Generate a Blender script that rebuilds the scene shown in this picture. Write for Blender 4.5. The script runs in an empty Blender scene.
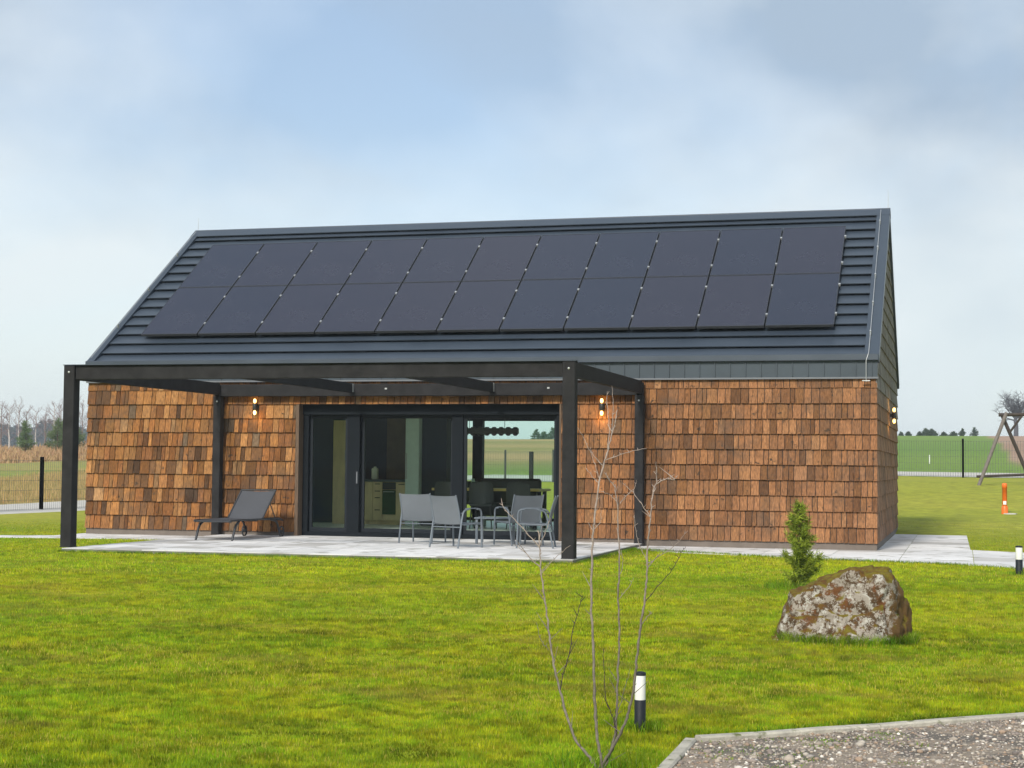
import bpy, math, random
import numpy as np
from mathutils import Vector, Matrix, noise
random.seed(7); rng = np.random.default_rng(11)
R = math.radians
scene = bpy.context.scene

# ------------------------------------------------------------------ camera
CAM = Vector((1.3048, -26.1597, 1.2375))
cd = bpy.data.cameras.new('camera'); cam = bpy.data.objects.new('camera', cd)
scene.collection.objects.link(cam); scene.camera = cam
cd.sensor_width = 36; cd.lens = 1646.14/1024*36; cd.clip_end = 6000; cd.clip_start = 0.1
yaw, pitch, roll = .2676, .0509, .0088
fw = Vector((-math.sin(yaw)*math.cos(pitch), math.cos(yaw)*math.cos(pitch), math.sin(pitch)))
rt = fw.cross(Vector((0, 0, 1))).normalized(); up = rt.cross(fw)
r2 = rt*math.cos(roll)+up*math.sin(roll); u2 = -rt*math.sin(roll)+up*math.cos(roll)
M4 = Matrix((r2, u2, -fw)).transposed().to_4x4(); M4.translation = CAM
cam.matrix_world = M4

# ------------------------------------------------------------------ sky and sun
SUN_EL, SUN_AZ = 36, 188          # compass azimuth of the sun (0 = +Y, clockwise)
w = bpy.data.worlds.new('World'); scene.world = w; w.use_nodes = True
nt = w.node_tree; nt.nodes.clear()
N = lambda t, **k: (lambda n: [setattr(n, a, b) for a, b in k.items()] and n or n)(nt.nodes.new(t))
wo = N('ShaderNodeOutputWorld'); bg = N('ShaderNodeBackground'); bg.inputs[1].default_value = .145
sky = N('ShaderNodeTexSky', sky_type='NISHITA', sun_disc=False)
sky.sun_elevation = R(SUN_EL); sky.sun_rotation = R(SUN_AZ); sky.air_density = 1.0; sky.dust_density = 1.5
tc = N('ShaderNodeTexCoord'); sep = N('ShaderNodeSeparateXYZ'); nt.links.new(tc.outputs['Generated'], sep.inputs[0])
mp = N('ShaderNodeMapping'); mp.inputs['Scale'].default_value = (1, 1, 1.7); mp.inputs['Location'].default_value = (1.3, .2, .5)
nt.links.new(tc.outputs['Generated'], mp.inputs[0])
n1 = N('ShaderNodeTexNoise'); n1.inputs['Scale'].default_value = 2.6; n1.inputs['Detail'].default_value = 7; n1.inputs['Roughness'].default_value = .48; n1.inputs['Distortion'].default_value = .5
nt.links.new(mp.outputs[0], n1.inputs['Vector'])
cr = N('ShaderNodeValToRGB'); cr.color_ramp.elements[0].position = .34; cr.color_ramp.elements[1].position = .60
cr.color_ramp.elements[0].color = (0, 0, 0, 1); cr.color_ramp.elements[1].color = (1, 1, 1, 1)
nt.links.new(n1.outputs[0], cr.inputs[0])
mp2 = N('ShaderNodeMapping'); mp2.inputs['Scale'].default_value = (1, 1, 1.7); mp2.inputs['Location'].default_value = (4.1, 7.7, 2.2)
nt.links.new(tc.outputs['Generated'], mp2.inputs[0])
n2 = N('ShaderNodeTexNoise'); n2.inputs['Scale'].default_value = 3.6; n2.inputs['Detail'].default_value = 9; n2.inputs['Roughness'].default_value = .50; n2.inputs['Distortion'].default_value = .15
nt.links.new(mp2.outputs[0], n2.inputs['Vector'])
cc = N('ShaderNodeValToRGB')
cc.color_ramp.elements[0].position = .36; cc.color_ramp.elements[0].color = (.42, .53, .66, 1)
cc.color_ramp.elements[1].position = .62; cc.color_ramp.elements[1].color = (.84, .90, .93, 1)
nt.links.new(n2.outputs[0], cc.inputs[0])
# bright band of thin cloud low over the fields
hz = N('ShaderNodeMapRange'); hz.inputs[1].default_value = .02; hz.inputs[2].default_value = .21; hz.inputs[3].default_value = .85; hz.inputs[4].default_value = 0
nt.links.new(sep.outputs[2], hz.inputs[0])
lowc = N('ShaderNodeMix', data_type='RGBA'); nt.links.new(hz.outputs[0], lowc.inputs[0]); nt.links.new(cc.outputs[0], lowc.inputs[6]); lowc.inputs[7].default_value = (.82, .91, .92, 1)
cs = N('ShaderNodeVectorMath', operation='SCALE'); cs.inputs[3].default_value = 5.6
nt.links.new(lowc.outputs[2], cs.inputs[0])
mx = N('ShaderNodeMath', operation='MAXIMUM'); nt.links.new(cr.outputs[0], mx.inputs[0]); nt.links.new(hz.outputs[0], mx.inputs[1])
mc = N('ShaderNodeMapRange'); mc.inputs[3].default_value = .48; mc.inputs[4].default_value = .95; nt.links.new(mx.outputs[0], mc.inputs[0])
mix = N('ShaderNodeMix', data_type='RGBA'); nt.links.new(mc.outputs[0], mix.inputs[0]); nt.links.new(sky.outputs[0], mix.inputs[6]); nt.links.new(cs.outputs[0], mix.inputs[7])
nt.links.new(mix.outputs[2], bg.inputs[0]); nt.links.new(bg.outputs[0], wo.inputs[0])
sd = bpy.data.lights.new('sun', 'SUN'); sd.energy = 3.3; sd.angle = R(9); sd.color = (1, .94, .85)
so = bpy.data.objects.new('sun', sd); scene.collection.objects.link(so)
sv = Vector((math.sin(R(SUN_AZ))*math.cos(R(SUN_EL)), math.cos(R(SUN_AZ))*math.cos(R(SUN_EL)), math.sin(R(SUN_EL))))
so.rotation_euler = sv.to_track_quat('Z', 'Y').to_euler()
vs = scene.view_settings; vs.view_transform = 'Standard'; vs.look = 'None'; vs.exposure = 0.32; vs.gamma = 1; vs.use_curve_mapping = False
scene.render.engine = 'CYCLES'
scene.cycles.max_bounces = 8; scene.cycles.transparent_max_bounces = 16

# ------------------------------------------------------------------ helpers
def tag(o, label=None, cat=None, group=None, kind=None):
    if label: o['label'] = label
    if cat: o['category'] = cat
    if group: o['group'] = group
    if kind: o['kind'] = kind
    return o
def thing(name, label, cat, loc=(0, 0, 0), rz=0, group=None):
    o = bpy.data.objects.new(name, None); scene.collection.objects.link(o)
    o.location = loc; o.rotation_euler = (0, 0, rz); o.empty_display_size = .2
    return tag(o, label, cat, group)
def copy_tree(o, parent=None):
    c = o.copy(); scene.collection.objects.link(c); c.parent = parent
    for ch in list(o.children): copy_tree(ch, c)
    return c

class MB:
    """collects faces, with a colour per face; build() links them as one mesh object"""
    def __init__(s): s.v = []; s.f = []; s.c = []; s.sm = []
    def add(s, vs_, fs, col=(1, 1, 1), smooth=False):
        b = len(s.v); s.v += [tuple(p) for p in vs_]
        for f in fs: s.f.append([b+i for i in f]); s.c.append(col); s.sm.append(smooth)
        return s
    def box(s, x0, x1, y0, y1, z0, z1, col=(1, 1, 1)):
        return s.add([(x0, y0, z0), (x1, y0, z0), (x1, y1, z0), (x0, y1, z0), (x0, y0, z1), (x1, y0, z1), (x1, y1, z1), (x0, y1, z1)],
              [(0, 3, 2, 1), (4, 5, 6, 7), (0, 1, 5, 4), (1, 2, 6, 5), (2, 3, 7, 6), (3, 0, 4, 7)], col)
    def bbox(s, x0, x1, y0, y1, z0, z1, b=.01, col=(1, 1, 1)):
        """box with chamfered vertical and horizontal edges"""
        xs = (x0, x0+b, x1-b, x1); ys = (y0, y0+b, y1-b, y1)
        ring = lambda i: [(xs[1], ys[0]), (xs[2], ys[0]), (xs[3], ys[1]), (xs[3], ys[2]), (xs[2], ys[3]), (xs[1], ys[3]), (xs[0], ys[2]), (xs[0], ys[1])] if i else \
            [(xs[1]+0, ys[1]), (xs[2], ys[1]), (xs[2], ys[1]), (xs[2], ys[2]), (xs[2], ys[2]), (xs[1], ys[2]), (xs[1], ys[2]), (xs[1], ys[1])]
        vv = [(p[0], p[1], z0+b) for p in ring(1)]+[(p[0], p[1], z1-b) for p in ring(1)]
        vv += [(xs[1], ys[1], z0), (xs[2], ys[1], z0), (xs[2], ys[2], z0), (xs[1], ys[2], z0), (xs[1], ys[1], z1), (xs[2], ys[1], z1), (xs[2], ys[2], z1), (xs[1], ys[2], z1)]
        fs = [(i, (i+1) % 8, 8+(i+1) % 8, 8+i) for i in range(8)]
        m = {0: 0, 1: 1, 2: 1, 3: 2, 4: 2, 5: 3, 6: 3, 7: 0}
        for i in range(8):
            j = (i+1) % 8; a, c = m[i], m[j]
            fs.append((j, i, 16+a, 16+c) if a != c else (j, i, 16+a))
            fs.append((8+i, 8+j, 20+c, 20+a) if a != c else (8+i, 8+j, 20+a))
        fs += [(19, 18, 17, 16), (20, 21, 22, 23)]
        return s.add(vv, fs, col)
    def obox(s, c, ax, ay, az, hx, hy, hz, col=(1, 1, 1)):
        c, ax, ay, az = Vector(c), Vector(ax), Vector(ay), Vector(az)
        pts = [c+ax*hx*i+ay*hy*j+az*hz*k for k in (-1, 1) for (i, j) in ((-1, -1), (1, -1), (1, 1), (-1, 1))]
        return s.add(pts, [(0, 3, 2, 1), (4, 5, 6, 7), (0, 1, 5, 4), (1, 2, 6, 5), (2, 3, 7, 6), (3, 0, 4, 7)], col)
    def bar(s, a, b, wd, ht, upv=(0, 0, 1), col=(1, 1, 1)):
        a, b = Vector(a), Vector(b); d = (b-a); L = d.length; d.normalize()
        sx = d.cross(Vector(upv)).normalized(); uz = sx.cross(d)
        return s.obox((a+b)/2, d, sx, uz, L/2, wd/2, ht/2, col)
    def tube(s, pts, rs, n=8, col=(1, 1, 1), cap=True, smooth=True):
        pts = [Vector(p) for p in pts]
        if not hasattr(rs, '__len__'): rs = [rs]*len(pts)
        vv = []; prev = None
        for i, p in enumerate(pts):
            d = (pts[min(i+1, len(pts)-1)]-pts[max(i-1, 0)])
            if d.length < 1e-9: d = Vector((0, 0, 1))
            d.normalize()
            if prev is None: prev = d.orthogonal().normalized()
            a = (prev-d*prev.dot(d))
            if a.length < 1e-6: a = d.orthogonal()
            a.normalize(); prev = a; b = d.cross(a)
            vv += [p+(a*math.cos(2*math.pi*k/n)+b*math.sin(2*math.pi*k/n))*rs[i] for k in range(n)]
        fs = [(i*n+k, i*n+(k+1) % n, (i+1)*n+(k+1) % n, (i+1)*n+k) for i in range(len(pts)-1) for k in range(n)]
        s.add(vv, fs, col, smooth)
        if cap:
            s.add(vv[:n], [tuple(range(n))[::-1]], col); s.add(vv[-n:], [tuple(range(n))], col)
        return s
    def lathe(s, c, prof, n=16, col=(1, 1, 1), smooth=True):
        c = Vector(c); vv = [c+Vector((r*math.cos(2*math.pi*k/n), r*math.sin(2*math.pi*k/n), z)) for r, z in prof for k in range(n)]
        fs = [(i*n+k, i*n+(k+1) % n, (i+1)*n+(k+1) % n, (i+1)*n+k) for i in range(len(prof)-1) for k in range(n)]
        return s.add(vv, fs, col, smooth)
    def build(s, name, m, parent=None, label=None):
        me = bpy.data.meshes.new(name); me.from_pydata(s.v, [], s.f); me.materials.append(m)
        at = me.color_attributes.new('Col', 'FLOAT_COLOR', 'CORNER')
        cols = np.ones((len(me.loops), 4), np.float32)
        k = 0
        for f, c in zip(s.f, s.c):
            cols[k:k+len(f), :3] = c[:3]; k += len(f)
        at.data.foreach_set('color', cols.ravel())
        me.polygons.foreach_set('use_smooth', s.sm); me.update()
        o = bpy.data.objects.new(name, me); scene.collection.objects.link(o); o.parent = parent
        if label: o['label'] = label
        return o

def mat(name, col=(.5, .5, .5), rough=.6, metal=0, attr=False, var=.15, scale=8, stretch=(1, 1, 1), bump=0, bscale=60, dark=None, detail=6, spec=.5, trans=None, speck=None):
    m = bpy.data.materials.new(name); m.use_nodes = True; t = m.node_tree; nd = t.nodes; ln = t.links
    p = nd['Principled BSDF']; p.inputs['Roughness'].default_value = rough; p.inputs['Metallic'].default_value = metal
    p.inputs['Specular IOR Level'].default_value = spec
    tcn = nd.new('ShaderNodeTexCoord'); mpn = nd.new('ShaderNodeMapping'); mpn.inputs['Scale'].default_value = stretch
    ln.new(tcn.outputs['Object'], mpn.inputs[0])
    nz = nd.new('ShaderNodeTexNoise'); nz.inputs['Scale'].default_value = scale; nz.inputs['Detail'].default_value = detail; nz.inputs['Roughness'].default_value = .6
    ln.new(mpn.outputs[0], nz.inputs['Vector'])
    mr = nd.new('ShaderNodeMapRange'); mr.inputs[1].default_value = .3; mr.inputs[2].default_value = .7
    mr.inputs[3].default_value = 1-var; mr.inputs[4].default_value = 1+var; ln.new(nz.outputs[0], mr.inputs[0])
    vm = nd.new('ShaderNodeVectorMath'); vm.operation = 'SCALE'; ln.new(mr.outputs[0], vm.inputs[3])
    if attr:
        a = nd.new('ShaderNodeVertexColor'); a.layer_name = 'Col'; ln.new(a.outputs[0], vm.inputs[0])
    else: vm.inputs[0].default_value = col[:3]
    out = vm.outputs[0]
    if speck:   # (colour, threshold, scale)
        n3 = nd.new('ShaderNodeTexNoise'); n3.inputs['Scale'].default_value = speck[2]; n3.inputs['Detail'].default_value = 4; ln.new(tcn.outputs['Object'], n3.inputs['Vector'])
        r3 = nd.new('ShaderNodeMapRange'); r3.inputs[1].default_value = speck[1]; r3.inputs[2].default_value = speck[1]+.08; ln.new(n3.outputs[0], r3.inputs[0])
        m3 = nd.new('ShaderNodeMix'); m3.data_type = 'RGBA'; ln.new(r3.outputs[0], m3.inputs[0]); ln.new(out, m3.inputs[6]); m3.inputs[7].default_value = (*speck[0], 1); out = m3.outputs[2]
    ln.new(out, p.inputs['Base Color'])
    mr2 = nd.new('ShaderNodeMapRange'); mr2.inputs[1].default_value = .3; mr2.inputs[2].default_value = .7; mr2.inputs[3].default_value = max(0, rough-.07); mr2.inputs[4].default_value = min(1, rough+.07)
    ln.new(nz.outputs[0], mr2.inputs[0]); ln.new(mr2.outputs[0], p.inputs['Roughness'])
    if bump:
        n4 = nd.new('ShaderNodeTexNoise'); n4.inputs['Scale'].default_value = bscale; n4.inputs['Detail'].default_value = 5; ln.new(mpn.outputs[0], n4.inputs['Vector'])
        b = nd.new('ShaderNodeBump'); b.inputs['Strength'].default_value = bump; b.inputs['Distance'].default_value = .01; ln.new(n4.outputs[0], b.inputs['Height']); ln.new(b.outputs[0], p.inputs['Normal'])
    if trans:
        tr = nd.new('ShaderNodeBsdfTranslucent'); ln.new(out, tr.inputs[0]); ms = nd.new('ShaderNodeMixShader'); ms.inputs[0].default_value = trans
        ln.new(p.outputs[0], ms.inputs[1]); ln.new(tr.outputs[0], ms.inputs[2]); ln.new(ms.outputs[0], nd['Material Output'].inputs[0])
    return m
def glass_mat(name, tint, refl=1.0, ior=1.5):
    m = bpy.data.materials.new(name); m.use_nodes = True; t = m.node_tree; nd = t.nodes; ln = t.links; nd.remove(nd['Principled BSDF'])
    tr = nd.new('ShaderNodeBsdfTransparent'); tr.inputs[0].default_value = (*tint, 1)
    gl = nd.new('ShaderNodeBsdfGlossy'); gl.inputs['Roughness'].default_value = .01; gl.inputs[0].default_value = (.9, .95, .93, 1)
    nzz = nd.new('ShaderNodeTexNoise'); nzz.inputs['Scale'].default_value = .8; bb = nd.new('ShaderNodeBump'); bb.inputs['Strength'].default_value = .02; ln.new(nzz.outputs[0], bb.inputs['Height']); ln.new(bb.outputs[0], gl.inputs['Normal'])
    fr = nd.new('ShaderNodeFresnel'); fr.inputs[0].default_value = ior
    ms = nd.new('ShaderNodeMixShader'); ln.new(fr.outputs[0], ms.inputs[0]); ln.new(tr.outputs[0], ms.inputs[1]); ln.new(gl.outputs[0], ms.inputs[2]); ln.new(ms.outputs[0], nd['Material Output'].inputs[0])
    return m
def emit_mat(name, col, st):
    m = bpy.data.materials.new(name); m.use_nodes = True; p = m.node_tree.nodes['Principled BSDF']
    p.inputs['Base Color'].default_value = (.8, .7, .5, 1); p.inputs['Emission Color'].default_value = (*col, 1); p.inputs['Emission Strength'].default_value = st
    return m

# value noise on numpy arrays
_perm = rng.random((256, 256))
def vnoise(x, y):
    xi = np.floor(x).astype(int); yi = np.floor(y).astype(int); fx = x-xi; fy = y-yi
    fx = fx*fx*(3-2*fx); fy = fy*fy*(3-2*fy); g = lambda a, b: _perm[a % 256, b % 256]
    return (g(xi, yi)*(1-fx)+g(xi+1, yi)*fx)*(1-fy)+(g(xi, yi+1)*(1-fx)+g(xi+1, yi+1)*fx)*fy
def fbm(x, y, o=4):
    r = 0; a = .5; t = 0
    for k in range(o): r = r+a*vnoise(x*2**k+17.3*k, y*2**k-9.1*k); t += a; a *= .55
    return r/t

# ------------------------------------------------------------------ terrain heights
AZT = np.array([-60, -32.6, -30, -16.8, -2, 2, 20, 60.])
DT = np.array([0, 33, 40, 47, 54, 62, 70, 78, 95, 150, 210, 300, 600, 3500.])
ZT = np.array([
 [0, 0, 0, 0, .1, .3, .5, .7, 1.0, 2.3, 2.4, 2.4, 2.4, 2.4],
 [0, 0, 0, 0, .1, .3, .5, .7, 1.0, 2.3, 2.4, 2.4, 2.4, 2.4],
 [0, 0, 0, 0, .1, .35, .6, .8, 1.2, 2.6, 2.9, 2.9, 2.9, 2.9],
 [0, 0, .02, .08, .16, .28, .42, .58, 1.0, 3.0, 4.9, 5.8, 5.8, 5.0],
 [0, 0, .27, .70, .92, .94, 1.10, 1.21, 1.75, 3.7, 5.7, 6.5, 6.5, 6.0],
 [0, 0, .27, .70, .92, .94, 1.10, 1.21, 1.75, 3.7, 5.7, 6.5, 6.5, 6.0],
 [0, 0, .27, .70, .92, .94, 1.10, 1.21, 1.75, 3.7, 5.7, 6.5, 6.5, 6.0],
 [0, 0, .1, .3, .4, .5, .6, .8, 1.1, 2, 3, 3, 3, 3]])
def ground(x, y):
    x = np.asarray(x, float); y = np.asarray(y, float)
    dx = x-CAM.x; dy = y-CAM.y; d = np.hypot(dx, dy); a = np.degrees(np.arctan2(dx, dy))
    back = np.clip((np.abs(a)-60)/40, 0, 1); a = np.clip(a, -60, 60)
    i = np.clip(np.searchsorted(AZT, a)-1, 0, len(AZT)-2); t = (a-AZT[i])/(AZT[i+1]-AZT[i]); t = t*t*(3-2*t)
    z = np.zeros_like(d)
    allz = np.array([np.interp(d, DT, row) for row in ZT])
    fl = allz.reshape(len(AZT), -1); n = fl.shape[1]; idx = np.arange(n)
    ir = i.reshape(-1); tr_ = t.reshape(-1)
    z = (fl[ir, idx]*(1-tr_)+fl[ir+1, idx]*tr_).reshape(d.shape)*(1-back)
    near = np.clip((d-3)/6, 0, 1)
    house = ((x > -15) & (x < 4) & (y > -6.5) & (y < 10))
    bump = (fbm(x*.35+5, y*.35)-.5)*.10*near*(~house)
    drop = np.clip((-y-6.0)/6, 0, 1)*-.01
    return z+bump*np.clip((-y-6.5)/3, 0, 1)*(d < 30)+drop
def gz(x, y): return float(ground(np.array([x]), np.array([y]))[0])
FEN = [(-22.02, 2.3), (-22.02, 49.4), (1.3, 39.5), (14, 36.5)]   # fence line
def fence_y(x): return np.interp(x, [-22, 1.3, 14, 60], [49.4, 39.5, 36.5, 30])
# ------------------------------------------------------------------ ground sheet
def lawn_mix(x, y):
    n = fbm(x*3.4, y*3.4, 4)*.6+fbm(x*.5+40, y*.5, 3)*.4
    return np.clip((n-.26)/.48, 0, 1)
def lerp(a, b, t): return a[None, :]*(1-t[:, None])+b[None, :]*t[:, None]
GREEN = np.array([.190, .315, .010]); YEL = np.array([.440, .420, .014])
def zone_colour(x, y):
    n = len(x); d = np.hypot(x-CAM.x, y-CAM.y); a = np.degrees(np.arctan2(x-CAM.x, y-CAM.y))
    col = lerp(GREEN*.75, YEL*.72, lawn_mix(x, y))
    far = (d > 30)
    lw = lerp(np.array([.23, .26, .03]), np.array([.31, .30, .045]), fbm(x*.15, y*.5, 3))
    t = np.clip((y+2)/12, 0, 1)*.9
    col = col*(1-t[:, None])+lw*t[:, None]
    out = (x < -22.3) | (y > fence_y(x)+.4)
    fld = lerp(np.array([.115, .210, .035]), np.array([.170, .25, .045]), fbm(x*.03, y*.03, 3))
    # middle: brown-green rows seen behind the house
    mid = np.clip((-4-a)/4, 0, 1)*np.clip((d-85)/30, 0, 1)*np.clip((235-d)/30, 0, 1)
    stripe = lerp(np.array([.20, .19, .06]), np.array([.42, .27, .13]), np.clip(fbm(x*.02+y*.005, y*.09, 3)*2-.5, 0, 1))
    fld = fld*(1-mid[:, None])+stripe*mid[:, None]
    # left: meadow, bands of straw
    left = np.clip((-24-a)/3, 0, 1)
    lf = lerp(np.array([.21, .26, .05]), np.array([.36, .25, .10]), np.clip(fbm(x*.05, y*.12, 3)*2.2-.75, 0, 1))
    ls = np.clip((d-95)/40, 0, 1)[:, None]; lf = lf*(1-ls)+np.array([.30, .19, .085])*ls
    fld = fld*(1-left[:, None])+lf*left[:, None]
    # ploughed soil on the right of the hill
    edge = .75+.0000*d+(np.clip(200-d, 0, 200)/130)*.95
    br = np.clip((a-edge)/.12, 0, 1)*np.clip((d-85)/15, 0, 1)*np.clip((40-a)/4, 0, 1)
    fld = fld*(1-br[:, None])+lerp(np.array([.28, .18, .12]), np.array([.36, .25, .18]), fbm(x*.06, y*.06, 3))*br[:, None]
    col[out] = fld[out]
    return col
azs = np.concatenate([np.arange(-180, -40, 3.), np.arange(-40, 14, .22), np.arange(14, 180.1, 3.)])
rs_ = np.concatenate([[.3], np.geomspace(1, 30, 60), np.linspace(30.5, 100, 150), np.geomspace(102, 1600, 60)])
A, D = np.meshgrid(np.radians(azs), rs_, indexing='ij')
X = CAM.x+D*np.sin(A); Y = CAM.y+D*np.cos(A); Z = ground(X, Y)
na, nr = A.shape; vts = np.stack([X.ravel(), Y.ravel(), Z.ravel()], 1)
ii, jj = np.meshgrid(np.arange(na-1), np.arange(nr-1), indexing='ij'); ii = ii.ravel(); jj = jj.ravel()
fcs = np.stack([ii*nr+jj, ii*nr+jj+1, (ii+1)*nr+jj+1, (ii+1)*nr+jj], 1)
me = bpy.data.meshes.new('ground'); me.from_pydata(vts.tolist(), [], fcs.tolist())
ca = me.color_attributes.new('Col', 'FLOAT_COLOR', 'POINT'); cc4 = np.ones((len(vts), 4), np.float32); cc4[:, :3] = zone_colour(vts[:, 0], vts[:, 1]); ca.data.foreach_set('color', cc4.ravel())
me.polygons.foreach_set('use_smooth', [True]*len(fcs))
M_ground = mat('ground_mat', attr=True, rough=.95, var=.28, scale=3.5, bump=.4, bscale=30, spec=.1)
me.materials.append(M_ground); go = bpy.data.objects.new('ground', me); scene.collection.objects.link(go); tag(go, kind='structure')

def pin(x, y, poly):
    c = np.zeros(len(x), bool); n = len(poly)
    for i in range(n):
        x0, y0 = poly[i]; x1, y1 = poly[(i+1) % n]
        k = ((y0 > y) != (y1 > y)) & (x < (x1-x0)*(y-y0)/(y1-y0+1e-12)+x0); c ^= k
    return c
PATIO = [(-11.35, -5.35), (-3.55, -5.18), (-3.62, -.25), (-3.62, .3), (-11.6, .3), (-11.6, -.5), (-11.35, -.5)]
PATIO = [(-11.0, -5.3), (-3.6, -5.2), (-3.66, .4), (-11.0, .4)]
STRIP = [(-14.6, -1.9), (-11.0, -1.3), (-11.0, .4), (-13.75, .4), (-13.75, -.9), (-14.6, -1.2)]
PATH = [(-3.66, -1.05), (-2.8, -1.85), (-1.2, -2.55), (.15, -3.0), (1.2, -3.35), (2.4, -4.4), (6.0, -7.6), (7.6, -5.2), (2.4, .25), (1.41, .91), (1.36, 7.6), (1.3, 8.9), (-.1, 8.9), (-.1, .35), (-3.66, .35)]
HOUSE = [(-13.75, -.02), (.05, -.02), (.05, 8.4), (-13.75, 8.4)]
KC = Vector((.10, -18.60)); K1 = (.13, -24.5); K2 = (9.1, -11.15)
GRAV = [(KC.x, KC.y), K2, (14, -16), (14, -34), (.2, -34), K1]

# road strips outside the fence
def strip_mesh(name, line, w0, w1, m, dz=.03, seg=60):
    """line of points; the strip lies between offsets w0 and w1 to its left"""
    mb = MB(); P = [Vector((a, b)) for a, b in line]; pts = []
    for a, b in zip(P[:-1], P[1:]):
        k = max(2, int((b-a).length/1.0))
        pts += [a.lerp(b, i/k) for i in range(k)]
    pts.append(P[-1]); rows = []
    for i, p in enumerate(pts):
        t = (pts[min(i+1, len(pts)-1)]-pts[max(i-1, 0)]).normalized(); nrm = Vector((-t.y, t.x))
        row = []
        for k in range(7):
            q = p+nrm*(w0+(w1-w0)*k/6+(random.uniform(-.12, .12) if k in (0, 6) else 0)); row.append((q.x, q.y, gz(q.x, q.y)+dz-(.05 if k in (0, 6) else 0)))
        rows.append(row)
    vv = [q for r in rows for q in r]
    fs = [(i*7+k, (i+1)*7+k, (i+1)*7+k+1, i*7+k+1) for i in range(len(rows)-1) for k in range(6)]
    mb.add(vv, fs, smooth=True); o = mb.build(name, m); tag(o, kind='structure'); return o
M_road = mat('road_mat', (.46, .44, .40), rough=.95, var=.12, scale=1.5, bump=.3)
strip_mesh('field_road', [(-20.9, -30), (-20.9, 48.6)], .5, 4.6, M_road, .05)
strip_mesh('field_road', [(-25.4, 51.2), (1.3, 40.0), (14, 36.9), (60, 30)], .3, 8.5, M_road, .06)

# paving
M_pave = mat('paving_mat', attr=True, rough=.8, var=.09, scale=3, bump=.15, bscale=120, speck=((.34, .33, .30), .57, 2.6))
M_joint = mat('joint_mat', (.16, .155, .14), rough=.95, var=.2)
def prism(poly, z0, z1, name, m, parent=None):
    mb = MB(); n = len(poly); mb.add([(x, y, z0) for x, y in poly]+[(x, y, z1) for x, y in poly], [tuple(range(n, 2*n))]+[(i, (i+1) % n, n+(i+1) % n, n+i) for i in range(n)])
    return mb.build(name, m, parent)
def clip_poly(poly, x0, x1, y0, y1):
    def cl(p, f, g):
        o = []
        for i in range(len(p)):
            a, b = p[i], p[(i+1) % len(p)]; fa, fb = f(a), f(b)
            if fa >= 0: o.append(a)
            if fa*fb < 0: t = fa/(fa-fb); o.append((a[0]+(b[0]-a[0])*t, a[1]+(b[1]-a[1])*t))
        return o
    for f in (lambda p: p[0]-x0, lambda p: x1-p[0], lambda p: p[1]-y0, lambda p: y1-p[1]):
        poly = cl(poly, f, None)
        if len(poly) < 3: return []
    return poly
def slabs(name, poly, sx, sy, top, ox=0, oy=0):
    b = prism(poly, -.25, top-.012, name, M_joint); tag(b, kind='structure')
    mb = MB(); xs = [p[0] for p in poly]; ys = [p[1] for p in poly]
    x = min(xs)+ox-sx
    while x < max(xs):
        y = min(ys)+oy-sy
        while y < max(ys):
            g = .004; c = clip_poly(poly, x+g, x+sx-g, y+g, y+sy-g)
            if len(c) >= 3:
                v = random.uniform(.56, .70); z = top+random.uniform(-.0015, .0015); n = len(c); col = (v, v*.99, v*.975)
                if random.random() < .13: col = (v*.70, v*.68, v*.65)
                mb.add([(p[0], p[1], top-.011) for p in c]+[(p[0], p[1], z) for p in c], [tuple(range(n, 2*n))]+[(i, (i+1) % n, n+(i+1) % n, n+i) for i in range(n)], col)
            y += sy
        x += sx
    return mb.build('paving_slabs', M_pave, b)
slabs('patio', PATIO, .62, .62, .05)
slabs('paved_strip', STRIP, .6, .6, .012)
slabs('paved_path', PATH, 1.0, 1.0, .008, .1, .2)
# edging kerbs along the path
M_conc = mat('concrete_mat', (.42, .41, .38), rough=.9, var=.18, scale=6, bump=.3, speck=((.16, .17, .08), .62, 5))

# ------------------------------------------------------------------ house
L, H, RH, Wd = 13.631, 3.0, 5.90, 8.3; TAN = (RH-H)/(Wd/2); PH = math.atan(TAN)
house = thing('barn_house', 'long low house clad in brown wooden shingles under a dark metal gable roof', 'house', (-L/2, Wd/2, 0))
def hb(mb, name, m, label=None):
    o = mb.build(name, m, house, label); o.location = (L/2, -Wd/2, 0); return o
M_shing = mat('shingle_mat', attr=True, rough=.85, var=.55, scale=9, stretch=(8, 8, .7), bump=.5, bscale=22, spec=.2, detail=8, speck=((.060, .038, .024), .645, 11))
t_ = M_shing.node_tree; p_ = t_.nodes['Principled BSDF']; s_ = p_.inputs['Base Color'].links[0].from_socket
na = t_.nodes.new('ShaderNodeTexNoise'); na.inputs['Scale'].default_value = 1.6; na.inputs['Detail'].default_value = 9; na.inputs['Roughness'].default_value = .72
tc_ = t_.nodes.new('ShaderNodeTexCoord'); t_.links.new(tc_.outputs['Object'], na.inputs['Vector'])
ra = t_.nodes.new('ShaderNodeMapRange'); ra.inputs[1].default_value = .50; ra.inputs[2].default_value = .66; ra.inputs[3].default_value = 0; ra.inputs[4].default_value = .62; t_.links.new(na.outputs[0], ra.inputs[0])
ma = t_.nodes.new('ShaderNodeMix'); ma.data_type = 'RGBA'; t_.links.new(ra.outputs[0], ma.inputs[0]); t_.links.new(s_, ma.inputs[6]); ma.inputs[7].default_value = (.085, .058, .040, 1); t_.links.new(ma.outputs[2], p_.inputs['Base Color'])
M_metal = mat('roof_metal', (.036, .050, .070), rough=.40, metal=0, var=.08, scale=1.2, spec=.6)
M_metal2 = mat('fascia_metal', (.024, .040, .055), rough=.5, var=.10, scale=1.5, spec=.6)
M_trim = mat('trim_metal', (.13, .14, .155), rough=.45, var=.06)
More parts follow.
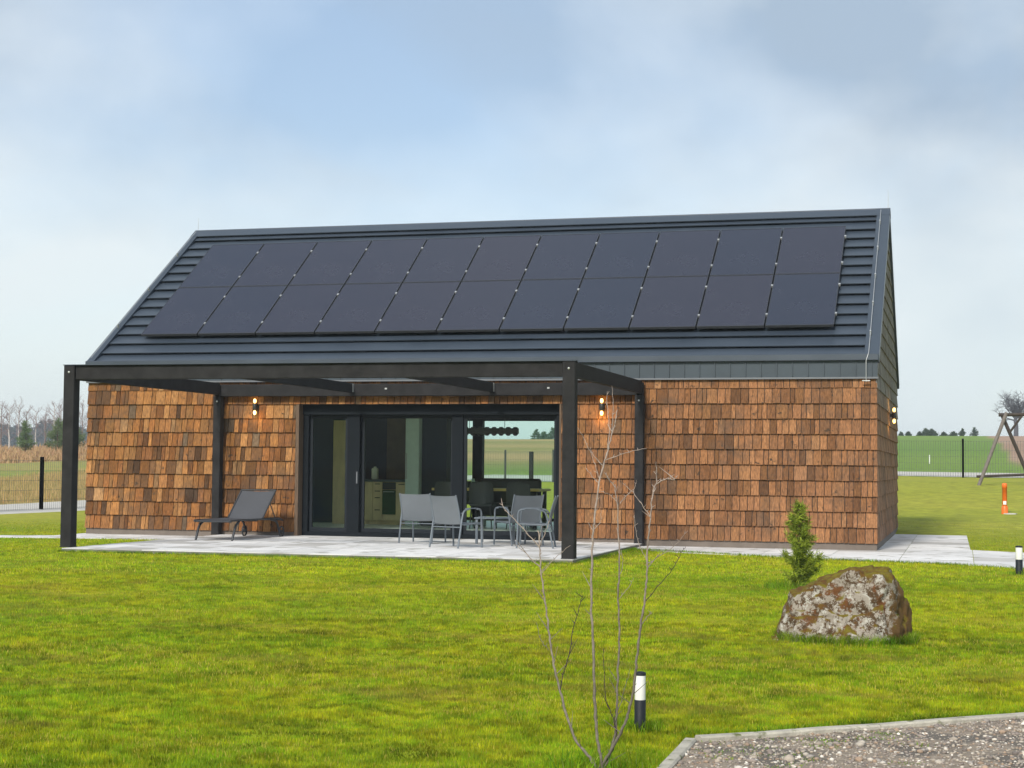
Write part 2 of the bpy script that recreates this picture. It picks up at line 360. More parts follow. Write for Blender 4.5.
M_char = mat('pergola_wood', (.022, .0215, .0225), rough=.85, var=.40, scale=5, stretch=(1, 1, 1), bump=.25, bscale=60, spec=.18)
M_frame = mat('door_frame_metal', (.006, .009, .012), rough=.65, var=.08, spec=.12)
M_jamb = mat('jamb_wood', (.105, .068, .042), rough=.8, var=.3, scale=8, stretch=(6, 6, 1), bump=.3)
M_plinth = mat('plinth_mat', (.15, .125, .105), rough=.9, var=.15, scale=5)
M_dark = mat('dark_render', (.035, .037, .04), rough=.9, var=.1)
DX0, DX1, DZ1 = -9.68, -5.02, 2.29   # door opening incl. jambs

def shingle_col(fx, gable=False, zf=0):
    """fx 0..1 from left to right end of the wall"""
    r = random.random()
    base = random.choice([(.36, .160, .048), (.33, .140, .042), (.40, .190, .060), (.30, .130, .046), (.35, .165, .060), (.42, .215, .080)])
    if r < .055: base = (.150, .085, .050)
    elif r < .13: base = (.20, .105, .050)
    elif r < .16: base = (.40, .235, .115)
    elif r < .185: base = (.19, .14, .10)
    k = random.choice([random.uniform(.42, .8), random.uniform(.75, 1.15), random.uniform(.85, 1.25)])*(.97-.10*max(0, fx-.4))
    c = np.array(base)*np.array([.86, .80, .76]); c = (c*.91+c.mean()*.09)*k*.90*np.array([1, .97, .84])
    red = np.array([.250, .120, .057])*random.choice([random.uniform(.38, .75), random.uniform(.75, 1.2), random.uniform(.85, 1.3)])
    t = max(0, min(1, (fx-.35)/.5))*.72
    c = c*(1-t)+red*t
    if gable:
        g = np.array([.115, .098, .082])*random.uniform(.75, 1.2)
        c = (c*.66+g*.34)*1.35
        u = np.array([.19, .175, .16])*random.uniform(.8, 1.15)
        c = c*(1-zf)+u*zf
    return tuple(c)
def shingle(mb, o, ux, n, u0, u1, z0, z1a, z1b, col, tb=.036, tt=.006):
    """one tapered shingle on a wall: o origin, ux along, n outwards"""
    o, ux, n = Vector(o), Vector(ux), Vector(n); q = []
    dz0, dz1 = random.uniform(-.004, .004), random.uniform(-.004, .004)
    for (u, z, t) in ((u0, z0+dz0, 0), (u1, z0+dz1, 0), (u1, z1b, 0), (u0, z1a, 0)): q.append(o+ux*u+Vector((0, 0, z))+n*.002)
    for (u, z, t) in ((u0, z0+dz0, tb), (u1, z0+dz1, tb), (u1, z1b, tt), (u0, z1a, tt)): q.append(o+ux*u+Vector((0, 0, z))+n*(t+random.uniform(-.0025, .0025)))
    mb.add(q, [(4, 5, 6, 7), (1, 0, 4, 5), (2, 1, 5, 6), (3, 2, 6, 7), (0, 3, 7, 4)], col)
ROWH = .242; Z0 = .115
# wall bodies
mb = MB(); y0 = 0
for (a, b, z0, z1) in ((-L, DX0, .0, 2.95), (DX1, 0, .0, 2.95), (DX0, DX1, DZ1, 2.95)):
    mb.box(a, b, y0+.0, .30, z0 if z0 else .02, z1)
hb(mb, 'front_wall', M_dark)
GW0, GW1 = .9, 4.9      # opening in the left gable for an added, unseen window
for xx in (-L, -.3):
    if xx < -1:
        mb = MB()
        for ya, yb, za, zb in ((.3, GW0, .02, 2.3), (GW1, Wd, .02, 2.3)): mb.box(xx, xx+.3, ya, yb, za, zb)
        mb.add([(xx, .3, 2.3), (xx, Wd, 2.3), (xx, Wd, H-.05), (xx, Wd/2, RH-.08), (xx, .3, H+.1), (xx+.3, .3, 2.3), (xx+.3, Wd, 2.3), (xx+.3, Wd, H-.05), (xx+.3, Wd/2, RH-.08), (xx+.3, .3, H+.1)],
           [(0, 4, 3, 2, 1), (5, 6, 7, 8, 9), (0, 1, 6, 5), (1, 2, 7, 6), (2, 3, 8, 7), (3, 4, 9, 8), (4, 0, 5, 9)])
        hb(mb, 'gable_wall', M_dark); continue
    mb = MB(); mb.add([(xx, .3, .02), (xx, Wd, .02), (xx, Wd, H-.05), (xx, Wd/2, RH-.08), (xx, .3, H+.1),
            (xx+.3, .3, .02), (xx+.3, Wd, .02), (xx+.3, Wd, H-.05), (xx+.3, Wd/2, RH-.08), (xx+.3, .3, H+.1)],
           [(0, 4, 3, 2, 1), (5, 6, 7, 8, 9), (0, 1, 6, 5), (1, 2, 7, 6), (2, 3, 8, 7), (3, 4, 9, 8), (4, 0, 5, 9)])
    hb(mb, 'gable_wall', M_dark)
RX0, RX1 = -9.75, -2.2      # rear glazing; the unseen right part is added to let in daylight
mb = MB(); mb.box(-L+.3, RX0, Wd-.3, Wd-.001, .02, 2.9).box(RX1, -.3, Wd-.3, Wd-.001, .02, 2.9).box(RX0, RX1, Wd-.3, Wd-.001, 2.32, 2.9)
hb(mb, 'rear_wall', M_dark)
mb = MB(); mb.box(-L-.012, DX0-.001, -.012, .05, -.2, Z0+.02).box(-L-.014, -L+.05, .052, Wd+.01, -.2, Z0+.02); hb(mb, 'plinth', M_plinth)
mb = MB(); mb.box(DX1+.001, .012, -.012, .05, -.2, Z0+.02).box(-.05, .014, .052, Wd+.01, -.2, Z0+.02)
hb(mb, 'plinth', M_plinth)
# front cladding
mb = MB(); TOP = 2.70
for r in range(11):
    z0 = Z0+r*ROWH; z1 = min(z0+ROWH+.012, TOP)
    x = -L-.028
    while x < .026:
        wv = random.choice([.075, .09, .10, .12, .13, .15, .18, .11, .08])*random.uniform(.85, 1.15); xe = min(x+wv, .026)
        if .026-xe < .05: xe = .026
        if z0 < DZ1-.02 and x < DX0 and xe > DX0: xe = DX0
        if z0 < DZ1-.02 and DX0-.001 <= x < DX1: x = DX1; continue
        zz0 = max(z0, DZ1) if DX0-.01 < x < DX1 else z0
        if z1-zz0 > .03:
            shingle(mb, (0, 0, 0), (1, 0, 0), (0, -1, 0), x+.005, xe-.005, zz0, z1, z1, shingle_col((x+L)/L), .044 if r < 10 else .028)
        x = xe
hb(mb, 'front_cladding', M_shing)
# gable cladding, both ends
for side in (1, -1):
    mb = MB(); X0 = 0.0 if side > 0 else -L
    r = 0
    while Z0+r*ROWH < RH-.15:
        z0 = Z0+r*ROWH; z1 = z0+ROWH+.012; y = -.02
        while y < Wd+.02:
            wv = random.choice([.12, .15, .18, .22])*random.uniform(.85, 1.15); ye = min(y+wv, Wd+.02)
            zt = lambda yy: min(H+TAN*yy, H+TAN*(Wd-yy))-.06
            if side < 0 and z0 < 2.28 and ye > GW0 and y < GW1: y = ye; continue
            if zt((y+ye)/2) > z0+.02:
                za, zb = min(z1, max(zt(y), z0+.01)), min(z1, max(zt(ye), z0+.01))
                zf = max(0, min(1, (z0-2.1)/.35))
                shingle(mb, (X0, 0, 0), (0, 1, 0), (side, 0, 0), y+.002, ye-.002, z0, za, zb, shingle_col(1, True, zf), .028)
            y = ye
        r += 1
    if side < 0:
        mb.f = [f[::-1] for f in mb.f]
    hb(mb, 'gable_cladding', M_shing)
# fascia band above the shingles
mb = MB(); mb.box(-L-.03, .03, -.035, .0, 2.70, 2.955)
x = -L+.1
while x < .0: mb.box(x-.006, x+.006, -.055, -.0352, 2.715, 2.95); x += .245
hb(mb, 'fascia', M_metal2)
mb = MB(); mb.box(-L-.04, .04, -.07, -.001, 2.672, 2.699); hb(mb, 'trim_strip', M_trim)
# gutter box
mb = MB(); mb.bbox(-L-.05, .05, -.10, .10, 2.957, 3.062, .008); hb(mb, 'gutter', M_metal)
# roof planes, stepped metal strips
nrm_f = Vector((0, -math.sin(PH), math.cos(PH))); upf = Vector((0, math.cos(PH), math.sin(PH)))
SL = (Wd/2)/math.cos(PH)
mb = MB(); mb.add([(-L-.02, .0, H-.02), (.02, .0, H-.02), (.02, Wd/2, RH-.02), (-L-.02, Wd/2, RH-.02), (-L-.02, Wd, H-.02), (.02, Wd, H-.02),
  (-L-.02, .0, H-.14), (.02, .0, H-.14), (.02, Wd/2, RH-.14), (-L-.02, Wd/2, RH-.14), (-L-.02, Wd, H-.14), (.02, Wd, H-.14)],
  [(0, 1, 2, 3), (3, 2, 5, 4), (7, 6, 9, 8), (8, 9, 10, 11), (0, 6, 7, 1), (5, 11, 10, 4), (1, 7, 8, 2), (2, 8, 11, 5), (0, 3, 9, 6), (3, 4, 10, 9)])
nrow = 15; st = SL/nrow
for k in range(nrow):
    for sgn in (0, 1):
        def pt(x, s, h):
            q = Vector((x, 0, H-.02))+upf*s+nrm_f*h
            if sgn: q.y = Wd-q.y
            return q
        s0, s1 = k*st-.012, (k+1)*st+.02
        lo, hi = .068, .012
        vv = [pt(x, s, h) for (s, h) in ((s0, lo), (s1, hi), (s1, hi-.010), (s0, lo-.016)) for x in (-L+.0, .0)]
        fs = [(0, 1, 3, 2), (6, 7, 1, 0), (2, 3, 5, 4)]
        if sgn: fs = [f[::-1] for f in fs]
        mb.add(vv, fs)
hb(mb, 'roof', M_metal)
# verges and ridge
for xa, xb in ((-.17, .055), (-L-.055, -L+.08)):
    mb = MB()
    for sgn in (0, 1):
        c = Vector(((xa+xb)/2, 0, H-.02))+upf*(SL/2)+nrm_f*.02; nn = nrm_f.copy(); uu = upf.copy()
        if sgn: c.y = Wd-c.y; nn.y *= -1; uu.y *= -1
        mb.obox(c, (1, 0, 0), uu, nn, (xb-xa)/2, SL/2+.04, .07)
    hb(mb, 'verge_trim', M_metal)
mb = MB()
for sgn in (0, 1):
    c = Vector((-L/2, 0, H-.02))+upf*(SL-.09)+nrm_f*.085; nn = nrm_f.copy(); uu = upf.copy()
    if sgn: c.y = Wd-c.y; nn.y *= -1; uu.y *= -1
    mb.obox(c, (1, 0, 0), uu, nn, L/2+.06, .12, .008)
mb.tube([(-L-.06, Wd/2, RH+.07), (.06, Wd/2, RH+.07)], .022, 8)
hb(mb, 'ridge_cap', M_metal)

# interior shell
M_floor_in = mat('interior_floor_tile', (.68, .70, .68), rough=.35, var=.08, scale=2)
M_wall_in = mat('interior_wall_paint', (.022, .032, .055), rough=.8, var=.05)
M_wall_wh = mat('interior_pale_paint', (.80, .82, .78), rough=.8, var=.05)
M_brownp = mat('interior_brown_panel', (.14, .10, .07), rough=.6, var=.2, scale=5)
mb = MB(); mb.box(-L+.3, -.3, .31, Wd-.31, .0, .10); hb(mb, 'interior_floor', M_floor_in)
mb = MB(); mb.box(-.40, -.301, .31, Wd-.31, .10, 2.42); hb(mb, 'side_wall_lining', M_wall_wh)
mb = MB(); mb.box(-L+.3, -.3, .31, Wd-.31, 2.42, 2.5); hb(mb, 'interior_ceiling', M_wall_wh)
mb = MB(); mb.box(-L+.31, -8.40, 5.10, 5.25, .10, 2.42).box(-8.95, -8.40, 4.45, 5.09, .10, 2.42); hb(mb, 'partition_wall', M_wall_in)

# sliding door
M_glass = glass_mat('green_glass', (.90, .98, .93), ior=1.22)
M_glass2 = glass_mat('rear_glass', (.82, .96, .88), ior=1.15)
door = MB()
YF = .14
mb = MB()   # jamb reveal
mb.box(DX0, DX0+.06, -.035, .36, .05, DZ1); hb(mb, 'door_jamb', M_jamb); mb = MB(); mb.box(DX1-.03, DX1, -.034, .36, .05, DZ1)
hb(mb, 'door_jamb', M_jamb)
DO = .13
fr = MB()
fr.box(DX0+.061, DX1-.031, DO, .22+DO, 2.12, DZ1-.001)           # shutter box
fr.box(DX0+.061, DX0+.16, .03+DO, .22+DO, .12, 2.119).box(DX1-.13, DX1-.031, .03+DO, .22+DO, .12, 2.119)
fr.box(DX0+.061, DX1-.031, .03+DO, .22+DO, .05, .119)
fr.box(-8.82, -8.60, .06+DO, .24+DO, .12, 2.119).box(-6.95, -6.76, .06+DO, .24+DO, .12, 2.119)
frame = hb(fr, 'sliding_door', M_frame)
def sub(mbx, name, m, par):
    o = mbx.build(name, m, par); return o
M_frame2 = mat('sash_metal', (.010, .014, .019), rough=.55, var=.06, spec=.2)
for (a, b, yy) in ((DX0+.161, -8.821, .10+DO), (-8.599, -6.951, .16+DO), (-6.759, DX1-.131, .10+DO)):
    m1 = MB(); f = .05
    m1.box(a, a+f, yy, yy+.05, .12, 2.118).box(b-f, b, yy, yy+.05, .12, 2.118).box(a+f+.001, b-f-.001, yy, yy+.05, 2.06, 2.118).box(a+f+.001, b-f-.001, yy, yy+.05, .12, .19)
    sub(m1, 'sash', M_frame2, frame)
    m2 = MB(); m2.add([(a+f+.002, yy+.025, .192), (b-f-.002, yy+.025, .192), (b-f-.002, yy+.025, 2.058), (a+f+.002, yy+.025, 2.058)], [(0, 1, 2, 3)])
    sub(m2, 'pane', M_glass, frame)
m3 = MB(); m3.box(-8.64, -8.62, DO+.02, DO+.059, .95, 1.15); sub(m3, 'handle', M_trim, frame)
# rear window, widened beyond its seen part to brighten the rooms
rw = MB(); rw.box(RX0, RX0+.12, Wd-.2, Wd-.05, .1, 2.32).box(RX1-.12, RX1, Wd-.2, Wd-.05, .1, 2.32).box(RX0+.12, RX1-.12, Wd-.2, Wd-.05, 2.25, 2.32).box(RX0+.12, RX1-.12, Wd-.2, Wd-.05, .1, .16)
rw.box(-8.96, -8.74, Wd-.22, Wd-.04, .16, 2.25)
rwo = hb(rw, 'rear_window', M_frame)
m2 = MB(); m2.add([(RX0+.12, Wd-.12, .16), (-8.961, Wd-.12, .16), (-8.961, Wd-.12, 2.25), (RX0+.12, Wd-.12, 2.25), (-8.739, Wd-.12, .16), (RX1-.12, Wd-.12, .16), (RX1-.12, Wd-.12, 2.25), (-8.739, Wd-.12, 2.25)], [(0, 1, 2, 3), (4, 5, 6, 7)])
sub(m2, 'pane', M_glass2, rwo)

gw = MB(); gw.box(-L+.05, -L+.13, GW0, GW0+.1, .1, 2.3).box(-L+.05, -L+.13, GW1-.1, GW1, .1, 2.3).box(-L+.05, -L+.13, GW0+.1, GW1-.1, 2.2, 2.3).box(-L+.05, -L+.13, GW0+.1, GW1-.1, .1, .2).box(-L+.05, -L+.13, 2.87, 2.95, .2, 2.2)
gwo = hb(gw, 'added_daylight_window', M_frame)  # added window in the hidden end wall, lets daylight reach the kitchen
m2 = MB(); m2.add([(-L+.09, GW0+.1, .2), (-L+.09, 2.87, .2), (-L+.09, 2.87, 2.2), (-L+.09, GW0+.1, 2.2)], [(0, 1, 2, 3)]); sub(m2, 'pane', M_glass2, gwo)
m2 = MB(); m2.add([(-L+.09, 2.95, .2), (-L+.09, GW1-.1, .2), (-L+.09, GW1-.1, 2.2), (-L+.09, 2.95, 2.2)], [(0, 1, 2, 3)]); sub(m2, 'pane', M_glass2, gwo)
# lightning conductor
M_galv = mat('galvanised', (.55, .56, .56), rough=.4, metal=.6, var=.1)
lc = thing('lightning_conductor', 'thin galvanised lightning conductor wire running down the right roof edge', 'lightning rod', (-.16, 0, 2.5))
def rel(mb, o):
    mb.v = [(x-o.location.x, y-o.location.y, z-o.location.z) for x, y, z in mb.v]; return mb
def rp(s, h, x=-.10): q = Vector((x, 0, H-.02))+upf*s+nrm_f*h; return q
mb = MB(); mb.tube([rp(SL-.1, .14), rp(SL*.5, .15), rp(-.03, .14), (-.14, -.115, 2.95), (-.14, -.115, 2.62)], .005, 6); rel(mb, lc).build('wire', M_galv, lc)
mb = MB(); mb.tube([(0.02, Wd/2, RH+.05), (.02, Wd/2, RH+.42)], [.006, .003], 6); rel(mb, lc).build('ridge_rod', M_galv, lc)
for s in (.6, 1.55, 2.5, 3.5, 4.5):
    q = rp(s, .10); mb = MB(); mb.obox(q+nrm_f*.02, (1, 0, 0), upf, nrm_f, .012, .02, .045); rel(mb, lc).build('clip', M_galv, lc)
mb = MB(); mb.box(-.20, -.08, -.125, -.10, 2.63, 2.645); rel(mb, lc).build('clip', M_galv, lc)
lr = thing('lightning_conductor', 'thin lightning conductor wire with a short rod at the left end of the roof', 'lightning rod', (-L, 0, 3))
mb = MB(); mb.tube([rp(SL-.1, .14, -L+.03), rp(SL*.5, .145, -L+.03), rp(.05, .14, -L+.03)], .006, 6); rel(mb, lr).build('wire', M_galv, lr)
mb = MB(); mb.tube([(-L, Wd/2, RH+.05), (-L, Wd/2, RH+.35)], [.006, .003], 6); rel(mb, lr).build('ridge_rod', M_galv, lr)
for s in (1.2, 2.6, 4.0):
    q = rp(s, .10, -L+.03); mb = MB(); mb.obox(q+nrm_f*.02, (1, 0, 0), upf, nrm_f, .012, .02, .045); rel(mb, lr).build('clip', M_galv, lr)

# solar panels
def solar_mat():
    m = mat('solar_glass', (.019, .023, .036), rough=.24, var=.03, scale=1.3, spec=.5)
    t = m.node_tree; nd = t.nodes; ln = t.links; p = nd['Principled BSDF']
    src = p.inputs['Base Color'].links[0].from_socket
    oi = nd.new('ShaderNodeObjectInfo'); rr = nd.new('ShaderNodeValToRGB'); rr.color_ramp.elements[0].color = (.88, .93, 1.08, 1); rr.color_ramp.elements[1].color = (1.2, 1.0, 1.05, 1)
    ln.new(oi.outputs['Random'], rr.inputs[0]); vmn = nd.new('ShaderNodeVectorMath'); vmn.operation = 'MULTIPLY'; ln.new(src, vmn.inputs[0]); ln.new(rr.outputs[0], vmn.inputs[1]); ln.new(vmn.outputs[0], p.inputs['Base Color'])
    return m
M_solar = solar_mat(); M_blk = mat('black_anodised', (.03, .032, .036), rough=.35, var=.1)
PW, PHH = 1.118, 1.755; PS0 = .66/math.cos(PH)
ordn = ['leftmost', 'second from the left', 'third from the left', 'fourth from the left', 'fifth from the left', 'middle', 'fifth from the right', 'fourth from the right', 'third from the right', 'second from the right', 'rightmost']
def rot_roof(): return Matrix(((1, 0, 0), upf, nrm_f)).transposed()
proto = thing('solar_panel', 'x', 'solar panel')
g_ = .011
mb = MB(); mb.box(-PW/2+.02, PW/2-.02, -PHH/2+.02, PHH/2-.02, -.012, .0); mb.build('glass', M_solar, proto)
mb = MB(); 
for (a, b, c, d) in ((-PW/2+g_, PW/2-g_, -PHH/2+.006, -PHH/2+.0199), (-PW/2+g_, PW/2-g_, PHH/2-.0199, PHH/2-.006), (-PW/2+g_, -PW/2+.0199, -PHH/2+.02, PHH/2-.02), (PW/2-.0199, PW/2-g_, -PHH/2+.02, PHH/2-.02)): mb.box(a, b, c, d, -.04, .003)
mb.build('frame', M_blk, proto)
for v in (-.5, .48):
    mb = MB(); mb.box(PW/2-.016, PW/2+.016, v-.022, v+.022, -.03, .010); mb.build('clamp', M_galv, proto)
for v in (-.5, .48): mb = MB(); mb.box(-PW/2, PW/2, v-.02, v+.02, -.085, -.041); mb.build('mounting_rail', M_blk, proto)
E33 = rot_roof().to_euler()
first = True
for row in (0, 1):
    for k in range(11):
        o = proto if first else copy_tree(proto); first = False
        s = PS0+PHH*(row+.5); base = Vector((-12.97+PW*(k+.5), 0, H-.02))+upf*s+nrm_f*.16
        o.location = base; o.rotation_euler = E33
        tag(o, '%s black solar panel of the %s row on the roof' % (ordn[k], 'upper' if row else 'lower'), 'solar panel', 'solar panels on the roof')
# ------------------------------------------------------------------ pergola
PX0, PX1, PY0, PY1, PZ = -11.07, -3.70, -5.0, -.14, 2.655
pg = thing('pergola', 'black stained timber pergola over the patio, fixed along the front of the house', 'pergola', ((PX0+PX1)/2, (PY0+PY1)/2, .05))
def pb(mb, name, m=None): return rel(mb, pg).build(name, m or M_char, pg)
hw = .085
for x, y, z in ((PX0, PY0, .05), (PX1, PY0, .05), (PX0, PY1+.0, .05), (PX1, PY1+.0, .05)):
    h2 = hw if y < -2 else .07
    mb = MB(); mb.bbox(x-h2, x+h2, y-h2, y+h2, z, PZ-.002 if y < -2 else PZ-.235, .008); p_ = pb(mb, 'post')
    mb = MB(); mb.lathe((0, 0, 0), [(.0, .01), (.014, .008), (.016, 0)], 10)
    ang = Matrix.Rotation(R(90), 4, 'X'); mb.v = [tuple(ang @ Vector(v)+Vector((x, y-h2-.001, PZ-.10 if y < -2 else PZ-.32))) for v in mb.v]
    mb.v = [(a-pg.location.x, b-pg.location.y, c-pg.location.z) for a, b, c in mb.v]; mb.build('bolt', M_galv, p_)
    mb = MB(); mb.box(x-h2-.003, x+h2+.003, y-h2-.003, y+h2+.003, z, z+.012); mb.v = [(a-pg.location.x, b-pg.location.y, c-pg.location.z) for a, b, c in mb.v]; mb.build('base_plate', M_char, p_)
mb = MB(); mb.bbox(PX0+hw+.001, PX1-hw-.001, PY0-.05, PY0+.05, PZ-.205, PZ-.003, .006); pb(mb, 'front_beam')
mb = MB(); mb.bbox(PX0-.06, PX1+.06, PY1-.05, -.06, PZ-.232, PZ-.03, .006); pb(mb, 'wall_beam')
for x in (PX0, PX1):
    mb = MB(); mb.bbox(x-.045, x+.045, PY0+hw+.001, PY1-.051, PZ-.205, PZ-.004, .006); pb(mb, 'side_beam')
for k in (1, 2):
    x = PX0+(PX1-PX0)*k/3
    mb = MB(); mb.bbox(x-.04, x+.04, PY0+.051, PY1-.051, PZ-.18, PZ-.02, .006); j = pb(mb, 'joist')
    mb = MB(); mb.box(x+.0405, x+.047, PY1-.12, PY1-.0515, PZ-.17, PZ-.03); mb.v = [(a-pg.location.x, b-pg.location.y, c-pg.location.z) for a, b, c in mb.v]; mb.build('joist_bracket', M_galv, j)
mb = MB(); mb.box(PX0-hw-.01, PX1+hw+.01, PY0-hw-.01, PY0+.06, PZ-.0018, PZ+.008); pb(mb, 'capping_strip', M_metal)
for x in (-8.0, -5.2):
    mb = MB(); mb.box(x-.018, x+.018, PY1-.062, PY1-.0505, PZ-.125, PZ-.10); pb(mb, 'bolt', M_galv)

# ------------------------------------------------------------------ wall lamps
M_bulb = emit_mat('bulb_glow', (1, .56, .15), 4)
M_lampb = mat('lamp_body', (.03, .028, .026), rough=.4, var=.05)
def wall_lamp(loc, rz, label):
    t = thing('wall_lamp', label, 'wall lamp', loc, rz, 'wall lamps on the house')
    mb = MB(); mb.lathe((0, -.075, -.055), [(0, 0), (.036, 0), (.038, .005), (.038, .105), (.036, .11), (0, .11)], 16); mb.box(-.012, .012, -.04, -.002, -.03, .03).box(-.03, .03, -.006, .0, -.05, .05); mb.build('lamp_body', M_lampb, t)
    for s in (1, -1):
        mb = MB(); mb.lathe((0, -.075, s*.10), [(.0, -.038), (.016, -.034), (.025, -.016), (.027, .0), (.025, .016), (.016, .034), (0, .038)], 14); mb.build('bulb', M_bulb, t)
        ld = bpy.data.lights.new('lamp_light', 'POINT'); ld.energy = 1.7; ld.color = (1, .55, .13); ld.shadow_soft_size = .04
        lo = bpy.data.objects.new('lamp_light', ld); scene.collection.objects.link(lo); lo.parent = t; lo.location = (0, -.10, s*.20)
wall_lamp((-10.41, -.032, 2.245), 0, 'lit black wall lamp with two glowing bulbs between the lounger and the left pergola post')
wall_lamp((-4.33, -.032, 2.235), 0, 'lit black wall lamp with two glowing bulbs right of the glass doors')
wall_lamp((.036, 4.24, 2.24), R(90), 'lit wall lamp on the narrow right end wall of the house')

# ------------------------------------------------------------------ outdoor furniture
M_alu = mat('grey_aluminium', (.13, .155, .18), rough=.45, metal=.0, var=.06, spec=.6)
M_sling = mat('grey_sling', (.16, .18, .20), rough=.8, var=.10, scale=3, bump=.3, bscale=300, trans=.12)
M_wood = mat('arm_wood', (.30, .20, .14), rough=.6, var=.2, stretch=(1, 8, 1))
M_black = mat('black_plastic', (.035, .038, .043), rough=.5, var=.08)
M_slingd = mat('charcoal_sling', (.060, .064, .074), rough=.75, var=.1, scale=3, bump=.3, bscale=300, trans=.05)
CS = .90
def sc_(pts, k=CS): return [(a*k*1.13, b*k, c*k) for a, b, c in pts]
def curve(pts, n=6):
    """Catmull-Rom through points"""
    P = [Vector(p) for p in pts]; P = [P[0]*2-P[1]]+P+[P[-1]*2-P[-2]]; o = []
    for i in range(1, len(P)-2):
        for k in range(n):
            t = k/n; a, b, c, d = P[i-1:i+3]
            o.append(.5*((2*b)+(c-a)*t+(2*a-5*b+4*c-d)*t*t+(3*b-a-3*c+d)*t**3))
    o.append(P[-2]); return o
def garden_chair():
    """faces +y"""
    t = thing('garden_chair', 'x', 'garden chair')
    for s in (-1, 1):
        x = s*.275
        mb = MB(); mb.tube(curve(sc_([(x, .27, 0), (x, .255, .35), (x, .25, .56), (x, .215, .625), (x, .14, .635)])), .0155*CS, 8); mb.build('leg', M_alu, t)
        mb = MB(); mb.tube(curve(sc_([(x, -.33, 0), (x, -.27, .30), (x, -.215, .55), (x, -.16, .615), (x, -.06, .635)])), .0155*CS, 8); mb.build('leg', M_alu, t)
        mb = MB(); a = CS; mb.bbox((x-.022)*a, (x+.022)*a, -.10*a, .20*a, .638*a, .654*a, .004); mb.build('armrest', M_alu, t)
        mb = MB(); mb.tube(sc_([(s*.26, .255, .40), (s*.26, -.245, .385)]), .011*CS, 6); mb.build('seat_rail', M_alu, t)
    mb = MB(); mb.tube(sc_([(-.275, .255, .38), (.275, .255, .38)]), .010*CS, 6); mb.build('stretcher', M_alu, t); mb = MB(); mb.tube(sc_([(-.275, -.26, .34), (.275, -.26, .34)]), .010*CS, 6); mb.build('stretcher', M_alu, t)
    mb = MB(); mb.tube(sc_([(-.275, -.205, .565), (.275, -.205, .565)]), .013*CS, 6); mb.build('back_crossbar', M_alu, t)
    def sheet(prof, wd):
        mb = MB(); n = len(prof); vv = []
        for off in (0, -.006):
            for (y, z) in prof:
                for k in range(5):
                    u = (k/4-.5)*wd; sag = -.010*(1-(2*k/4-1)**2); vv.append((u*CS*1.13, y*CS, (z+sag)*CS+off))
        fs = [(i*5+k, i*5+k+1, (i+1)*5+k+1, (i+1)*5+k) for i in range(n-1) for k in range(4)]
        fs += [(n*5+i*5+k, n*5+(i+1)*5+k, n*5+(i+1)*5+k+1, n*5+i*5+k+1) for i in range(n-1) for k in range(4)]
        mb.add(vv, fs, smooth=True); return mb
    sheet([(.27, .405), (.25, .415), (.1, .405), (-.1, .39), (-.20, .392), (-.235, .42)], .50).build('seat', M_sling, t)
    bp = [(-.235, .40), (-.25, .46), (-.285, .60), (-.33, .75), (-.365, .855)]
    sheet(bp, .50).build('backrest', M_sling, t)
    for s in (-1, 1): mb = MB(); mb.tube(curve(sc_([(s*.255, .0, .388), (s*.255, -.19, .385), (s*.255, -.25, .45), (s*.255, -.285, .60), (s*.255, -.33, .75), (s*.255, -.368, .865)])), .013*CS, 7); mb.build('back_frame', M_alu, t)
    return t
HZ = lambda deg_left: R(deg_left)
gc = garden_chair(); gn = 'garden chairs around the low table'
for i, (x, y, h, lb) in enumerate([
    (-6.90, -1.45, -6, 'grey garden armchair furthest left at the low table, its back to the lawn'),
    (-5.97, -2.65, -24, 'grey garden armchair nearest the lawn, left of the low table, seen from behind'),
    (-5.33, -1.55, 46, 'grey garden armchair right of the low table, before the dining table'),
    (-4.88, -2.25, 100, 'grey garden armchair seen side on, half hidden by the right front pergola post')]):
    o = gc if i == 0 else copy_tree(gc); o.location = (x, y, .051); o.rotation_euler = (0, 0, R(h)); tag(o, lb, 'garden chair', gn)
lt = thing('garden_table', 'low square grey metal table standing between the garden chairs', 'table', (-5.78, -1.1, .051), R(8))
mb = MB(); mb.bbox(-.33, .33, -.33, .33, .385, .41, .006); mb.build('tabletop', M_alu, lt)
for a in (-1, 1):
    for b in (-1, 1): mb = MB(); mb.bbox(a*.29-.02, a*.29+.02, b*.29-.02, b*.29+.02, 0, .384, .004); mb.build('leg', M_alu, lt)

# sun lounger: foot towards the lawn, head by the wall
sl = thing('sun_lounger', 'dark grey sun lounger with raised backrest and wheels on the patio', 'sun lounger', (-10.12, -2.25, .051), R(-1))
W2 = .31
mb = MB()
for s in (-1, 1): mb.tube(curve([(s*W2, -.02, .30), (s*W2, .06, .315), (s*W2, 1.2, .31), (s*W2, 1.75, .31), (s*W2, 1.95, .27)]), .016, 8)
mb.tube([(-W2, -.02, .30), (W2, -.02, .30)], .015, 8).tube([(-W2, .95, .29), (W2, .95, .29)], .013, 8).tube([(-W2, 1.9, .28), (W2, 1.9, .28)], .013, 8); mb.build('side_rail', M_black, sl)
for s in (-1, 1):
    mb = MB(); mb.tube(curve([(s*W2, .28, .30), (s*W2*1.02, .14, .22), (s*W2*1.02, .02, 0)]), [.02]*12+[.016], 8); mb.build('leg', M_black, sl)
    mb = MB(); mb.tube(curve([(s*W2, 1.45, .30), (s*W2, 1.70, .25), (s*W2, 1.82, .08)]), .018, 8); l_ = mb.build('leg', M_black, sl)
    mb = MB(); vv = [(s*(W2+.03), 1.84+.085*math.cos(a), .085+.085*math.sin(a)) for a in np.linspace(0, 2*math.pi, 20)]; mb.tube(vv, .014, 8, cap=False); mb.tube([(s*(W2-.0), 1.84, .085), (s*(W2+.05), 1.84, .085)], .03, 10); mb.build('wheel', M_black, l_)
